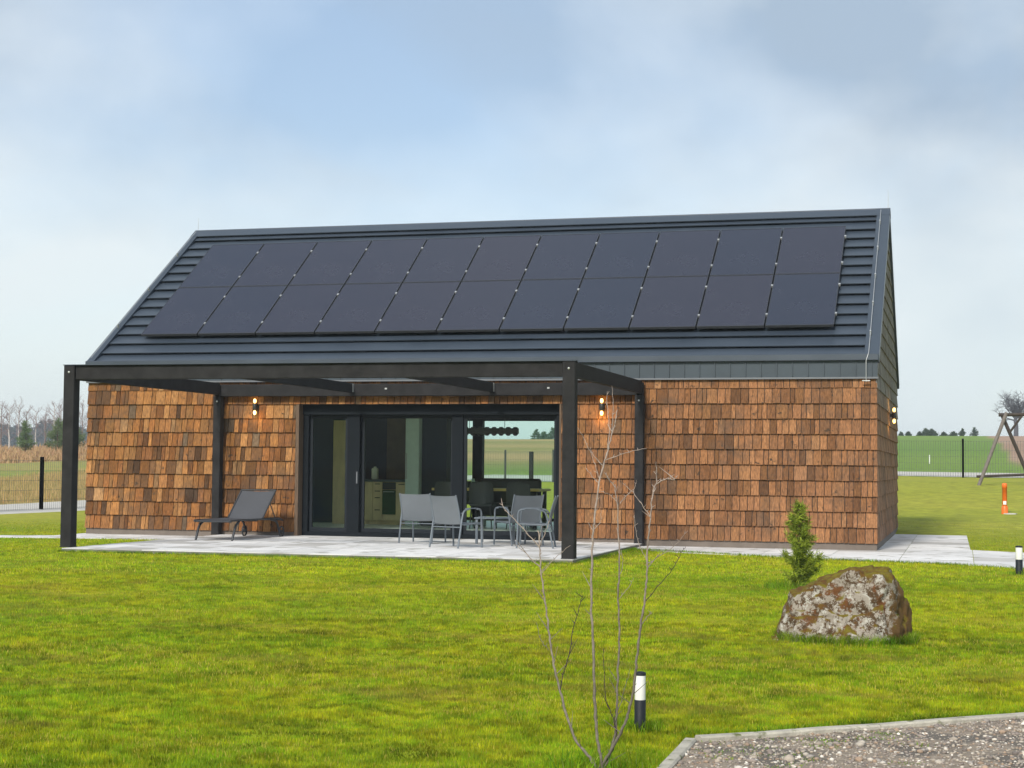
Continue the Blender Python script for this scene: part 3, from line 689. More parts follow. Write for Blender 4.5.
def slab_(mb, pts, wd, th):
    n = len(pts); vv = []
    for off in (0, -th):
        for (y, z) in pts:
            for k in range(7): u = (k/6-.5)*wd; vv.append((u, y, z+off-.012*(1-(2*k/6-1)**2)))
    mb.add(vv, [(i*7+k, i*7+k+1, (i+1)*7+k+1, (i+1)*7+k) for i in range(n-1) for k in range(6)]+[(n*7+i*7+k, n*7+(i+1)*7+k, n*7+(i+1)*7+k+1, n*7+i*7+k+1) for i in range(n-1) for k in range(6)], smooth=True); return mb
slab_(MB(), [(-.02, .315), (.3, .325), (.8, .325), (1.15, .325)], .60, .006).build('seat', M_slingd, sl)
by, bz = 1.15, .325; ang = R(42)
slab_(MB(), [(by+math.cos(ang)*d, bz+math.sin(ang)*d) for d in (0, .2, .42, .66)], .60, .006).build('backrest', M_slingd, sl)
mb = MB()
for s in (-1, 1): mb.tube([(s*W2, by, bz), (s*W2, by+math.cos(ang)*.675, bz+math.sin(ang)*.675)], .014, 8)
mb.tube([(-W2, by+math.cos(ang)*.675, bz+math.sin(ang)*.675), (W2, by+math.cos(ang)*.675, bz+math.sin(ang)*.675)], .013, 8); mb.build('back_frame', M_black, sl)
for s in (-1, 1): mb = MB(); mb.tube([(s*.27, 1.75, .29), (s*.27, by+math.cos(ang)*.45, bz+math.sin(ang)*.45-.02)], .009, 6); mb.build('back_support', M_black, sl)

# ------------------------------------------------------------------ things inside the house
M_oak = mat('pale_oak', (.72, .56, .32), rough=.5, var=.12, scale=3, stretch=(4, 4, 1))
M_top = mat('worktop', (.10, .12, .14), rough=.3, var=.1)
M_oven = mat('oven_glass', (.03, .08, .045), rough=.12, spec=.8)
kc = thing('kitchen_counter', 'pale wooden kitchen counter with drawers and a built-in oven seen through the glass', 'kitchen counter', (-9.65, 4.78, .101))
KX0, KX1, KY = -10.45, -8.97, 4.50
def kb(mb, name, m, par=None): 
    mb.v = [(a+9.65, b-4.78, c-.101) for a, b, c in mb.v]; return mb.build(name, m, par or kc)
mb = MB(); mb.box(KX0, KX1, KY+.02, 5.08, .18, .94).box(KX0, KX1, KY+.08, 5.08, .101, .18); kb(mb, 'carcass', M_oak)
mb = MB(); mb.bbox(KX0-.01, KX1+.01, KY-.02, 5.085, .942, .985, .005); kb(mb, 'worktop', M_top)
x = KX0
for wd, kind in ((.52, 'door'), (.20, 'drawer'), (.28, 'oven'), (.24, 'door'), (.235, 'door')):
    if kind == 'drawer':
        for z0, z1 in ((.19, .42), (.43, .66), (.67, .79), (.80, .93)):
            mb = MB(); mb.box(x+.004, x+wd-.004, KY, KY+.019, z0, z1); d_ = kb(mb, 'drawer', M_oak); mb = MB(); mb.box(x+.05, x+wd-.05, KY-.02, KY-.001, z1-.04, z1-.025); kb(mb, 'handle', M_black, d_)
    elif kind == 'door':
        mb = MB(); mb.box(x+.004, x+wd-.004, KY, KY+.019, .19, .93); d_ = kb(mb, 'cupboard_door', M_oak); mb = MB(); mb.box(x+wd*.5-.06, x+wd*.5+.06, KY-.02, KY-.001, .885, .90); kb(mb, 'handle', M_black, d_)
    else:
        mb = MB(); mb.box(x+.004, x+wd-.004, KY-.004, KY+.019, .30, .78); d_ = kb(mb, 'oven_door', M_oven); mb = MB(); mb.box(x+.03, x+wd-.03, KY-.04, KY-.005, .74, .755); kb(mb, 'handle', M_galv, d_); mb = MB(); mb.box(x+.004, x+wd-.004, KY-.003, KY+.019, .79, .93); kb(mb, 'control_panel', M_black)
    x += wd
mb = MB(); mb.box(-9.85, KX1, 5.06, 5.09, .99, 2.40); o_ = mb.build('splashback', M_brownp); o_.parent = house; o_.location = (L/2, -Wd/2, 0)
tcb = thing('tall_cupboard', 'tall pale wooden cupboard left of the kitchen counter behind the glass', 'cupboard', (-10.63, 4.8, .101))
mb = MB(); mb.box(-.15, .15, -.28, .28, 0, 2.05); mb.build('carcass', M_oak, tcb)
for z0, z1 in ((.06, .95), (.96, 1.93)):
    mb = MB(); mb.box(-.145, .145, -.30, -.281, z0, z1); d_ = mb.build('door', M_oak, tcb); mb = MB(); mb.box(.11, .12, -.32, -.301, z0+.3, z0+.5); mb.build('handle', M_galv, d_)
fr_ = thing('fridge', 'tall pale fridge right of the brown splashback in the kitchen', 'fridge', (-9.04, 4.46, .101))
mb = MB(); mb.bbox(-.14, .14, -.20, -.012, 0, 2.25, .01); mb.build('body', mat('fridge_white', (.62, .74, .68), rough=.4, var=.05), fr_)
mb = MB(); mb.box(-.12, -.105, -.23, -.201, .9, 1.4); mb.build('handle', M_galv, fr_)
M_cream = mat('cream_ceramic', (.80, .80, .66), rough=.4, var=.04)
cn = MB().lathe((-9.98, 4.75, .986), [(0, 0), (.06, 0), (.07, .02), (.07, .20), (.06, .22), (.03, .225), (.03, .25), (0, .255)], 16).build('canister', M_cream); tag(cn, 'cream canister standing on the kitchen counter', 'canister')
for xx, hh, lb in ((-10.34, .25, 'taller slim bottle on the left end of the kitchen counter'), (-10.22, .19, 'shorter slim bottle left of the cream canister on the counter')):
    o_ = MB().lathe((xx, 4.72, .986), [(0, 0), (.028, 0), (.030, .02), (.030, hh*.6), (.012, hh*.8), (.012, hh), (0, hh)], 12).build('bottle', M_cream if hh > .2 else M_galv); tag(o_, lb, 'bottle')
# dining table
M_tt = mat('dining_wood', (.75, .55, .16), rough=.45, var=.1, stretch=(1, 6, 6))
dt = thing('dining_table', 'long light wood dining table behind the glass doors', 'table', (-7.35, 4.0, .101))
mb = MB(); mb.bbox(-1.05, 1.05, -.45, .45, .70, .745, .005); mb.build('tabletop', M_tt, dt)
for a in (-1, 1):
    for b in (-1, 1): mb = MB(); mb.bbox(a*.95-.035, a*.95+.035, b*.36-.035, b*.36+.035, 0, .699, .004); mb.build('leg', M_black, dt)
def dining_chair():
    t = thing('dining_chair', 'x', 'chair')
    mb = MB(); mb.bbox(-.22, .22, -.22, .22, .42, .48, .02); mb.build('seat', M_black, t)
    mb = MB(); n = 8; vv = []
    for off in (0, .03):
        for z in (.46, .6, .75, .84, .87):
            wd = .23 if z < .8 else (.21 if z < .86 else .17)
            for k in range(n+1): u = (k/n*2-1); vv.append((u*wd, -.22-(.06*(z-.46))+.05*u*u+off, z))
    r_ = 5; m_ = n+1
    fs = [(i*m_+k, i*m_+k+1, (i+1)*m_+k+1, (i+1)*m_+k) for i in range(r_-1) for k in range(n)]
    fs += [(r_*m_+i*m_+k, r_*m_+(i+1)*m_+k, r_*m_+(i+1)*m_+k+1, r_*m_+i*m_+k+1) for i in range(r_-1) for k in range(n)]
    fs += [((r_-1)*m_+k, (r_-1)*m_+k+1, r_*m_+(r_-1)*m_+k+1, r_*m_+(r_-1)*m_+k) for k in range(n)]
    mb.add(vv, fs, smooth=False); mb.build('backrest', M_black, t)
    for a in (-1, 1):
        for b in (-1, 1): mb = MB(); mb.tube([(a*.18, b*.18, .43), (a*.21, b*.21, 0)], [.016, .011], 8); mb.build('leg', M_black, t)
    return t
dc = dining_chair(); gn = 'dining chairs around the dining table'
for i, (x, y, h, lb) in enumerate([(-8.0, 3.38, 0, 'black dining chair on the near side of the table, left one of three'), (-7.32, 3.35, 3, 'black dining chair on the near side of the table, middle of three'),
    (-6.6, 3.38, -4, 'black dining chair on the near side of the table, right one of three'), (-8.05, 4.66, 180, 'black dining chair across the dining table, left one by the rear window')]):
    o = dc if i == 0 else copy_tree(dc); o.location = (x, y, .101); o.rotation_euler = (0, 0, R(h)); tag(o, lb, 'chair', gn)
bench = thing('sofa_bench', 'dark upholstered bench with a long back across the dining table', 'bench', (-7.25, 4.75, .101))
mb = MB(); mb.bbox(-.62, .62, -.2, .2, .2, .46, .03); mb.build('seat', M_black, bench); mb = MB(); mb.bbox(-.62, .62, .2, .32, .2, .93, .04); mb.build('backrest', M_black, bench)
for a in (-1, 1): mb = MB(); mb.box(a*.52-.03, a*.52+.03, -.15, .25, 0, .199); mb.build('leg', M_black, bench)
vs_ = MB().lathe((-7.70, 3.95, .847), [(0, 0), (.04, 0), (.055, .03), (.05, .09), (.03, .15), (.035, .18)], 14).build('glass_vase', mat('vase_green', (.30, .45, .38), rough=.2)); tag(vs_, 'small pale vase standing on the dining table', 'vase')
pd = thing('pendant_lamp', 'long black pendant lamp with scalloped shades hanging over the dining table', 'pendant lamp', (-7.45, 4.0, 2.42))
mb = MB(); mb.bbox(-.62, .62, -.05, .05, -.54, -.43, .01)
for k in range(9):
    x = -.56+.14*k; mb.lathe((x, 0, -.575), [(.0, 0), (.025, 0), (.055, .03), (.055, .05)], 10); mb.lathe((x, 0, -.43), [(.05, -.0), (.04, .02), (0, .025)], 10)
mb.build('shade', M_lampb, pd)
for x in (-.35, .35): mb = MB(); mb.tube([(x, 0, -.43), (x, 0, .0)], .006, 6); mb.build('cord', M_black, pd)

# ------------------------------------------------------------------ garden lights, marker
M_white = mat('white_diffuser', (.80, .80, .78), rough=.5, var=.03)
M_dk = mat('bollard_graphite', (.012, .015, .019), rough=.6, var=.1, spec=.25)
def bollard(loc, h, r, label):
    t = thing('bollard_light', label, 'garden light', loc, 0, 'bollard lights in the lawn')
    MB().lathe((0, 0, -.03), [(r*1.0, 0), (r, .03+h*.52), (r*.9, .03+h*.525)], 20).build('post', M_dk, t)
    MB().lathe((0, 0, 0), [(r*.93, h*.52), (r*.96, h*.53), (r*.96, h*.93)], 20).build('diffuser', M_white, t)
    MB().lathe((0, 0, 0), [(r*1.02, h*.925), (r*1.02, h*.965), (r*.95, h*.972), (r*.5, h*.985), (0, h*.99)], 20).build('cap', M_dk, t)
bollard((-.175, -18.42, gz(-.175, -18.42)-.005), .285, .027, 'white and black bollard light in the lawn beside the bare sapling')
bollard((1.95, -5.32, gz(1.95, -5.32)+.0), .36, .042, 'white and black bollard light beside the paved path at the right edge')
M_orange = mat('orange_plastic', (.80, .16, .015), rough=.5, var=.1)
z = gz(2.23, 13.8)
gm = thing('marker_post', 'bright orange marker post standing in the lawn right of the house', 'marker post', (2.23, 13.8, z))
MB().lathe((0, 0, -.02), [(.055, 0), (.055, .62), (.06, .622), (.06, .70), (.05, .73), (0, .74)], 14).build('post', M_orange, gm)
MB().lathe((0, 0, .0), [(.075, 0), (.075, .16), (.056, .19)], 14).build('base_sleeve', M_orange, gm)
mb = MB(); mb.box(-.035, .035, -.075, -.062, .22, .30); mb.build('plate', M_white, gm)
mb = MB(); mb.lathe((.12, .0, .0), [(.16, -.01), (.16, .02), (0, .025)], 14); mb.build('ground_cover_plate', M_conc, gm)

# ------------------------------------------------------------------ kerb and gravel
kdir1 = Vector((K2[0]-KC.x, K2[1]-KC.y)); kdir2 = Vector((K1[0]-KC.x, K1[1]-KC.y))
def kerb_run(p, d, n, name, label):
    t = None
    mb = MB(); d = d.normalized(); nrm = Vector((-d.y, d.x)); s = 0
    while s < n:
        Lk = 1.0; a = p+d*(s+.003); b = p+d*(s+Lk-.003)
        z0 = gz(a.x, a.y); z1 = gz(b.x, b.y)
        g = random.uniform(.85, 1.05); off = random.uniform(-.006, .006)
        seg = 6
        for k in range(seg):
            q0 = a.lerp(b, k/seg); q1 = a.lerp(b, (k+1)/seg); 
            w0 = .030; hh = .028+off
            zz0 = z0+(z1-z0)*k/seg; zz1 = z0+(z1-z0)*(k+1)/seg
            vv = []
            for q, zz in ((q0, zz0), (q1, zz1)):
                j = random.Random(round(q.x*1000)+round(q.y*7)).uniform(-.002, .002)
                for (o, h) in ((-w0, -.1), (-w0, hh-.008+j), (-w0+.008, hh+j), (w0-.008, hh+j), (w0, hh-.008+j), (w0, -.1)): vv.append((q.x+nrm.x*o, q.y+nrm.y*o, zz+h))
            fs = [(i, i+1, 6+i+1, 6+i) for i in range(5)]
            if k == 0: fs.append((0, 5, 4, 3, 2, 1))
            if k == seg-1: fs.append((6, 7, 8, 9, 10, 11))
            mb.add(vv, fs, (g, g, g))
        s += Lk
    return mb
mk = kerb_run(Vector((KC.x+.03, KC.y-.02)), kdir1, 11, '', ''); mk2 = kerb_run(Vector((KC.x, KC.y-.035)), kdir2, 6, '', '')
b_ = len(mk.v); mk.v += mk2.v; mk.f += [[i+b_ for i in f] for f in mk2.f]; mk.c += mk2.c; mk.sm += mk2.sm
M_kerb = mat('kerb_concrete', (.40, .375, .31), rough=.95, var=.25, scale=9, bump=.5, bscale=90, speck=((.12, .13, .05), .58, 12))
ke = mk.build('kerb', M_kerb); tag(ke, kind='structure')
mb = MB()
gs = .25; xs = np.arange(KC.x-.1, 9, gs); 
def grav_in(x, y): return pin(np.array([x]), np.array([y]), GRAV)[0]
gpoly = clip_poly(GRAV, KC.x, 12, -33, -11)
vv = [];
for gx in np.arange(0, 12.1, .3):
    for gy in np.arange(-33, -11, .3):
        c = clip_poly(GRAV, gx, gx+.3, gy, gy+.3)
        if len(c) >= 3: mb.add([(a, b, gz(a, b)+.008) for a, b in c], [tuple(range(len(c)))], (1, 1, 1), True)
M_grav = mat('gravel_base', (.25, .205, .155), rough=.95, var=.35, scale=25, bump=.8, bscale=140, speck=((.12, .105, .085), .5, 3))
gb = mb.build('gravel_drive', M_grav); tag(gb, kind='structure')
# pebbles
n = 42000; px_ = rng.uniform(.1, 3.6, n); py_ = KC.y-2.4+rng.uniform(0, 5.0, n); k = pin(px_, py_, GRAV); px_, py_ = px_[k], py_[k]; pzz = ground(px_, py_)+.008
ico_v = np.array([(0, 0, 1), (.894, 0, .447), (.276, .851, .447), (-.724, .526, .447), (-.724, -.526, .447), (.276, -.851, .447), (.724, .526, -.447), (-.276, .851, -.447), (-.894, 0, -.447), (-.276, -.851, -.447), (.724, -.526, -.447), (0, 0, -1)])
ico_f = np.array([(0, 1, 2), (0, 2, 3), (0, 3, 4), (0, 4, 5), (0, 5, 1), (1, 6, 2), (2, 7, 3), (3, 8, 4), (4, 9, 5), (5, 10, 1), (2, 6, 7), (3, 7, 8), (4, 8, 9), (5, 9, 10), (1, 10, 6), (6, 11, 7), (7, 11, 8), (8, 11, 9), (9, 11, 10), (10, 11, 6)])
def np_mesh(name, V, F, C, m, smooth=False):
    """V (n,3) F (m,k) C per vertex"""
    me = bpy.data.meshes.new(name); me.vertices.add(len(V)); me.vertices.foreach_set('co', V.astype(np.float32).ravel())
    kk = F.shape[1]; me.loops.add(F.size); me.loops.foreach_set('vertex_index', F.astype(np.int32).ravel())
    me.polygons.add(len(F)); me.polygons.foreach_set('loop_start', np.arange(0, F.size, kk, dtype=np.int32)); me.polygons.foreach_set('loop_total', np.full(len(F), kk, np.int32))
    me.update(calc_edges=True)
    a = me.color_attributes.new('Col', 'FLOAT_COLOR', 'POINT'); c4 = np.ones((len(V), 4), np.float32); c4[:, :3] = C; a.data.foreach_set('color', c4.ravel())
    if smooth: me.polygons.foreach_set('use_smooth', [True]*len(F))
    me.materials.append(m); o = bpy.data.objects.new(name, me); scene.collection.objects.link(o); return o
m_ = len(px_); sz = rng.lognormal(math.log(.0052), .45, m_); V = ico_v[None]*rng.uniform(.72, 1.25, (m_, 12, 1))*sz[:, None, None]*np.stack([rng.uniform(.8, 1.4, m_), rng.uniform(.8, 1.2, m_), rng.uniform(.4, .8, m_)], 1)[:, None]
th = rng.uniform(0, 6.28, m_); c, s = np.cos(th)[:, None], np.sin(th)[:, None]; V = np.stack([V[..., 0]*c-V[..., 1]*s, V[..., 0]*s+V[..., 1]*c, V[..., 2]], -1)
V += np.stack([px_, py_, pzz+sz*.25], 1)[:, None]; F = ico_f[None]+(np.arange(m_)*12)[:, None, None]
pal = np.array([(.36, .31, .25), (.25, .21, .18), (.48, .43, .36), (.33, .24, .17), (.66, .62, .55), (.19, .16, .14), (.31, .28, .25)]); C = pal[rng.choice(7, m_, p=[.25, .2, .13, .17, .05, .1, .1])]*rng.uniform(.75, 1.15, (m_, 1))
M_peb = mat('pebble_mat', attr=True, rough=.85, var=.2, scale=60)
pe = np_mesh('gravel_pebbles', V.reshape(-1, 3), F.reshape(-1, 3), np.repeat(C, 12, 0), M_peb); tag(pe, 'loose brown and grey gravel on the drive in the right foreground', 'gravel', kind='stuff')

# ------------------------------------------------------------------ boulder
import bmesh
bm = bmesh.new(); bmesh.ops.create_icosphere(bm, subdivisions=6, radius=1)
sx = .52; RC = Vector((.45, -13.92, 0)); rz0 = gz(RC.x, RC.y)
PL = [(Vector((-.30, -.05, 1)), .70), (Vector((.02, -.06, 1)), .78), (Vector((1, -.15, .22)), .90), (Vector((-1, -.1, .45)), .86), (Vector((-.15, -1, .42)), .66), (Vector((.9, .1, .55)), .99), (Vector((0, 1, .2)), .8), (Vector((.8, -.75, .12)), .90), (Vector((-.7, -.7, .2)), .86)]
for v in bm.verts:
    d = v.co.normalized(); r = 1.05
    for nn, h in PL:
        k = d.dot(nn.normalized())
        if k > .05: r = min(r, h/k)
    q = d*r
    a = noise.fractal(d*1.6+Vector((3, 1, 7)), 1.0, 2.0, 5)*.09+noise.fractal(d*7, .8, 2.1, 4)*.028+noise.noise(d*22)*.010
    a -= max(0, .10-abs(noise.noise(d*2.3+Vector((9, 4, 2)))))*.55
    q *= 1+a; zz = q.z
    v.co = Vector((q.x*sx*.96, q.y*.46, max(q.z, -.5)*.60+q.x*.03*(q.z > 0)*q.z))
me = bpy.data.meshes.new('boulder'); bm.to_mesh(me); bm.free(); me.polygons.foreach_set('use_smooth', [True]*len(me.polygons))
zs = np.array([v.co.z for v in me.vertices]); xs_ = np.array([v.co.x for v in me.vertices])
def rock_mat():
    m = bpy.data.materials.new('lichen_rock'); m.use_nodes = True; t = m.node_tree; nd = t.nodes; ln = t.links; p = nd['Principled BSDF']; p.inputs['Roughness'].default_value = .92; p.inputs['Specular IOR Level'].default_value = .2
    tcn = nd.new('ShaderNodeTexCoord'); g = nd.new('ShaderNodeNewGeometry'); sp = nd.new('ShaderNodeSeparateXYZ'); ln.new(g.outputs['Normal'], sp.inputs[0])
    def nz(s, d=6, r=.6):
        n = nd.new('ShaderNodeTexNoise'); n.inputs['Scale'].default_value = s; n.inputs['Detail'].default_value = d; n.inputs['Roughness'].default_value = r; ln.new(tcn.outputs['Object'], n.inputs['Vector']); return n
    def ramp(src, a, b):
        r = nd.new('ShaderNodeMapRange'); r.inputs[1].default_value = a; r.inputs[2].default_value = b; ln.new(src, r.inputs[0]); return r.outputs[0]
    def mixc(f, a, b):
        mm = nd.new('ShaderNodeMix'); mm.data_type = 'RGBA'; ln.new(f, mm.inputs[0])
        for i, c in ((6, a), (7, b)):
            if isinstance(c, tuple): mm.inputs[i].default_value = (*c, 1)
            else: ln.new(c, mm.inputs[i])
        return mm.outputs[2]
    base = mixc(ramp(nz(3).outputs[0], .35, .65), (.26, .225, .18), (.38, .345, .30))
    pale = mixc(ramp(nz(15, 8).outputs[0], .50, .58), base, (.46, .44, .39))
    brown = mixc(ramp(nz(14, 12, .86).outputs[0], .495, .515), pale, (.075, .045, .022))
    rust = mixc(ramp(nz(6, 10, .75).outputs[0], .555, .60), brown, (.13, .055, .02))
    # moss on upward faces
    ad = nd.new('ShaderNodeMath'); ad.operation = 'MULTIPLY_ADD'; ln.new(nz(5, 7).outputs[0], ad.inputs[0]); ad.inputs[1].default_value = 1.3; ln.new(sp.outputs[2], ad.inputs[2])
    moss = mixc(ramp(nz(14, 5).outputs[0], .4, .6), (.15, .125, .015), (.11, .055, .014))
    sx1 = nd.new('ShaderNodeSeparateXYZ'); ln.new(tcn.outputs['Object'], sx1.inputs[0])
    mr1 = nd.new('ShaderNodeMath'); mr1.operation = 'MULTIPLY_ADD'; ln.new(nz(7, 9, .75).outputs[0], mr1.inputs[0]); mr1.inputs[1].default_value = .55; ln.new(sx1.outputs[0], mr1.inputs[2])
    rust = mixc(ramp(mr1.outputs[0], .60, .66), rust, (.13, .075, .028))
    mossm = ramp(ad.outputs[0], 1.06, 1.20)
    ln.new(mixc(mossm, rust, moss), p.inputs['Base Color'])
    b = nd.new('ShaderNodeBump'); b.inputs['Strength'].default_value = .9; b.inputs['Distance'].default_value = .02; ln.new(nz(28, 9, .7).outputs[0], b.inputs['Height']); ln.new(b.outputs[0], p.inputs['Normal'])
    return m
me.materials.append(rock_mat()); bo = bpy.data.objects.new('boulder', me); scene.collection.objects.link(bo); bo.location = (RC.x, RC.y, rz0+.035); tag(bo, 'large grey boulder covered in lichen and brown moss on the lawn', 'boulder')

# ------------------------------------------------------------------ plants
M_leafc = mat('needle_mat', attr=True, rough=.75, var=.25, scale=12, trans=.25, spec=.15)
M_bark = mat('bark_mat', attr=True, rough=.95, var=.3, scale=40, bump=.4, spec=.1)
def needles(pts, dirs, ln_, wd, cols, seed=1):
    """thin triangles: pts base, dirs direction, returns V,F,C"""
    r = np.random.default_rng(seed); n = len(pts)
    side = np.cross(dirs, r.normal(size=(n, 3))); side /= np.linalg.norm(side, axis=1)[:, None]+1e-9
    V = np.stack([pts-side*wd[:, None]/2, pts+side*wd[:, None]/2, pts+dirs*ln_[:, None]], 1).reshape(-1, 3)
    return V, np.arange(n*3).reshape(-1, 3), np.repeat(cols, 3, 0)
def conifer(x, y, h, rad, name, label, cat, group=None, dens=1.0, base=.06, c0=(.05, .10, .02), c1=(.13, .19, .04), nl=.035, shape=1.0, seed=3, lobes=None, trunkc=(.12, .08, .05), wfac=.12):
    r = np.random.default_rng(seed); z0 = gz(x, y)
    t = thing(name, label, cat, (x, y, z0), r.uniform(0, 6), group)
    mb = MB(); mb.tube([(0, 0, -.05), (r.normal()*.01*h, r.normal()*.01*h, h*.5), (r.normal()*.01*h, 0, h*.97)], [h*.022, h*.013, h*.003], 8, trunkc); 
    P = []; Dd = []; nb = int(120*dens)
    for i in range(nb):
        u = base+(1-base)*(i/nb)**.9; zz = h*u; a = r.uniform(0, 6.283); 
        R_ = rad*((1-u)**.75*(1.0 if shape == 1 else 1) + .04)*min(1, .45+(u-base)*4)*r.uniform(.6, 1.15)
        el = r.uniform(.35, .9) if shape == 1 else r.uniform(.0, .35)
        d = np.array([math.cos(a)*math.cos(el), math.sin(a)*math.cos(el), math.sin(el)]); Lb = R_/max(.3, math.cos(el))
        p0 = np.array([0, 0, max(.02, zz-.1*R_)]); p1 = p0+d*Lb
        mb.tube([tuple(p0), tuple(p1)], [h*.004, h*.0012], 4, trunkc, cap=False)
        m = max(6, int(60*dens*Lb/rad)); tt = r.uniform(.15, 1, m); pp = p0[None]+d[None]*(Lb*tt)[:, None]+r.normal(size=(m, 3))*rad*.05
        dd = d[None]*.8+r.normal(size=(m, 3))*.55; dd /= np.linalg.norm(dd, axis=1)[:, None]
        for k in range(4):
            P.append(pp+r.normal(size=(m, 3))*rad*.035); q = dd+r.normal(size=(m, 3))*.35; Dd.append(q/np.linalg.norm(q, axis=1)[:, None])
    mb.build('trunk', M_bark, t)
    P = np.concatenate(P); Dd = np.concatenate(Dd); n = len(P); f = r.random(n)[:, None]**1.2; C = np.array(c0)*(1-f)+np.array(c1)*f
    V, F, C = needles(P, Dd, r.uniform(.6, 1.3, n)*nl, np.full(n, nl*wfac), C, seed)
    o = np_mesh('crown', V, F, C, M_leafc); o.parent = t
    return t
conifer(-.33, -8.9, .88, .235, 'conifer_shrub', 'small bushy green conifer growing behind the boulder', 'shrub', dens=.62, nl=.064, c0=(.10, .15, .02), c1=(.36, .43, .05), seed=5, base=.02, wfac=.15)

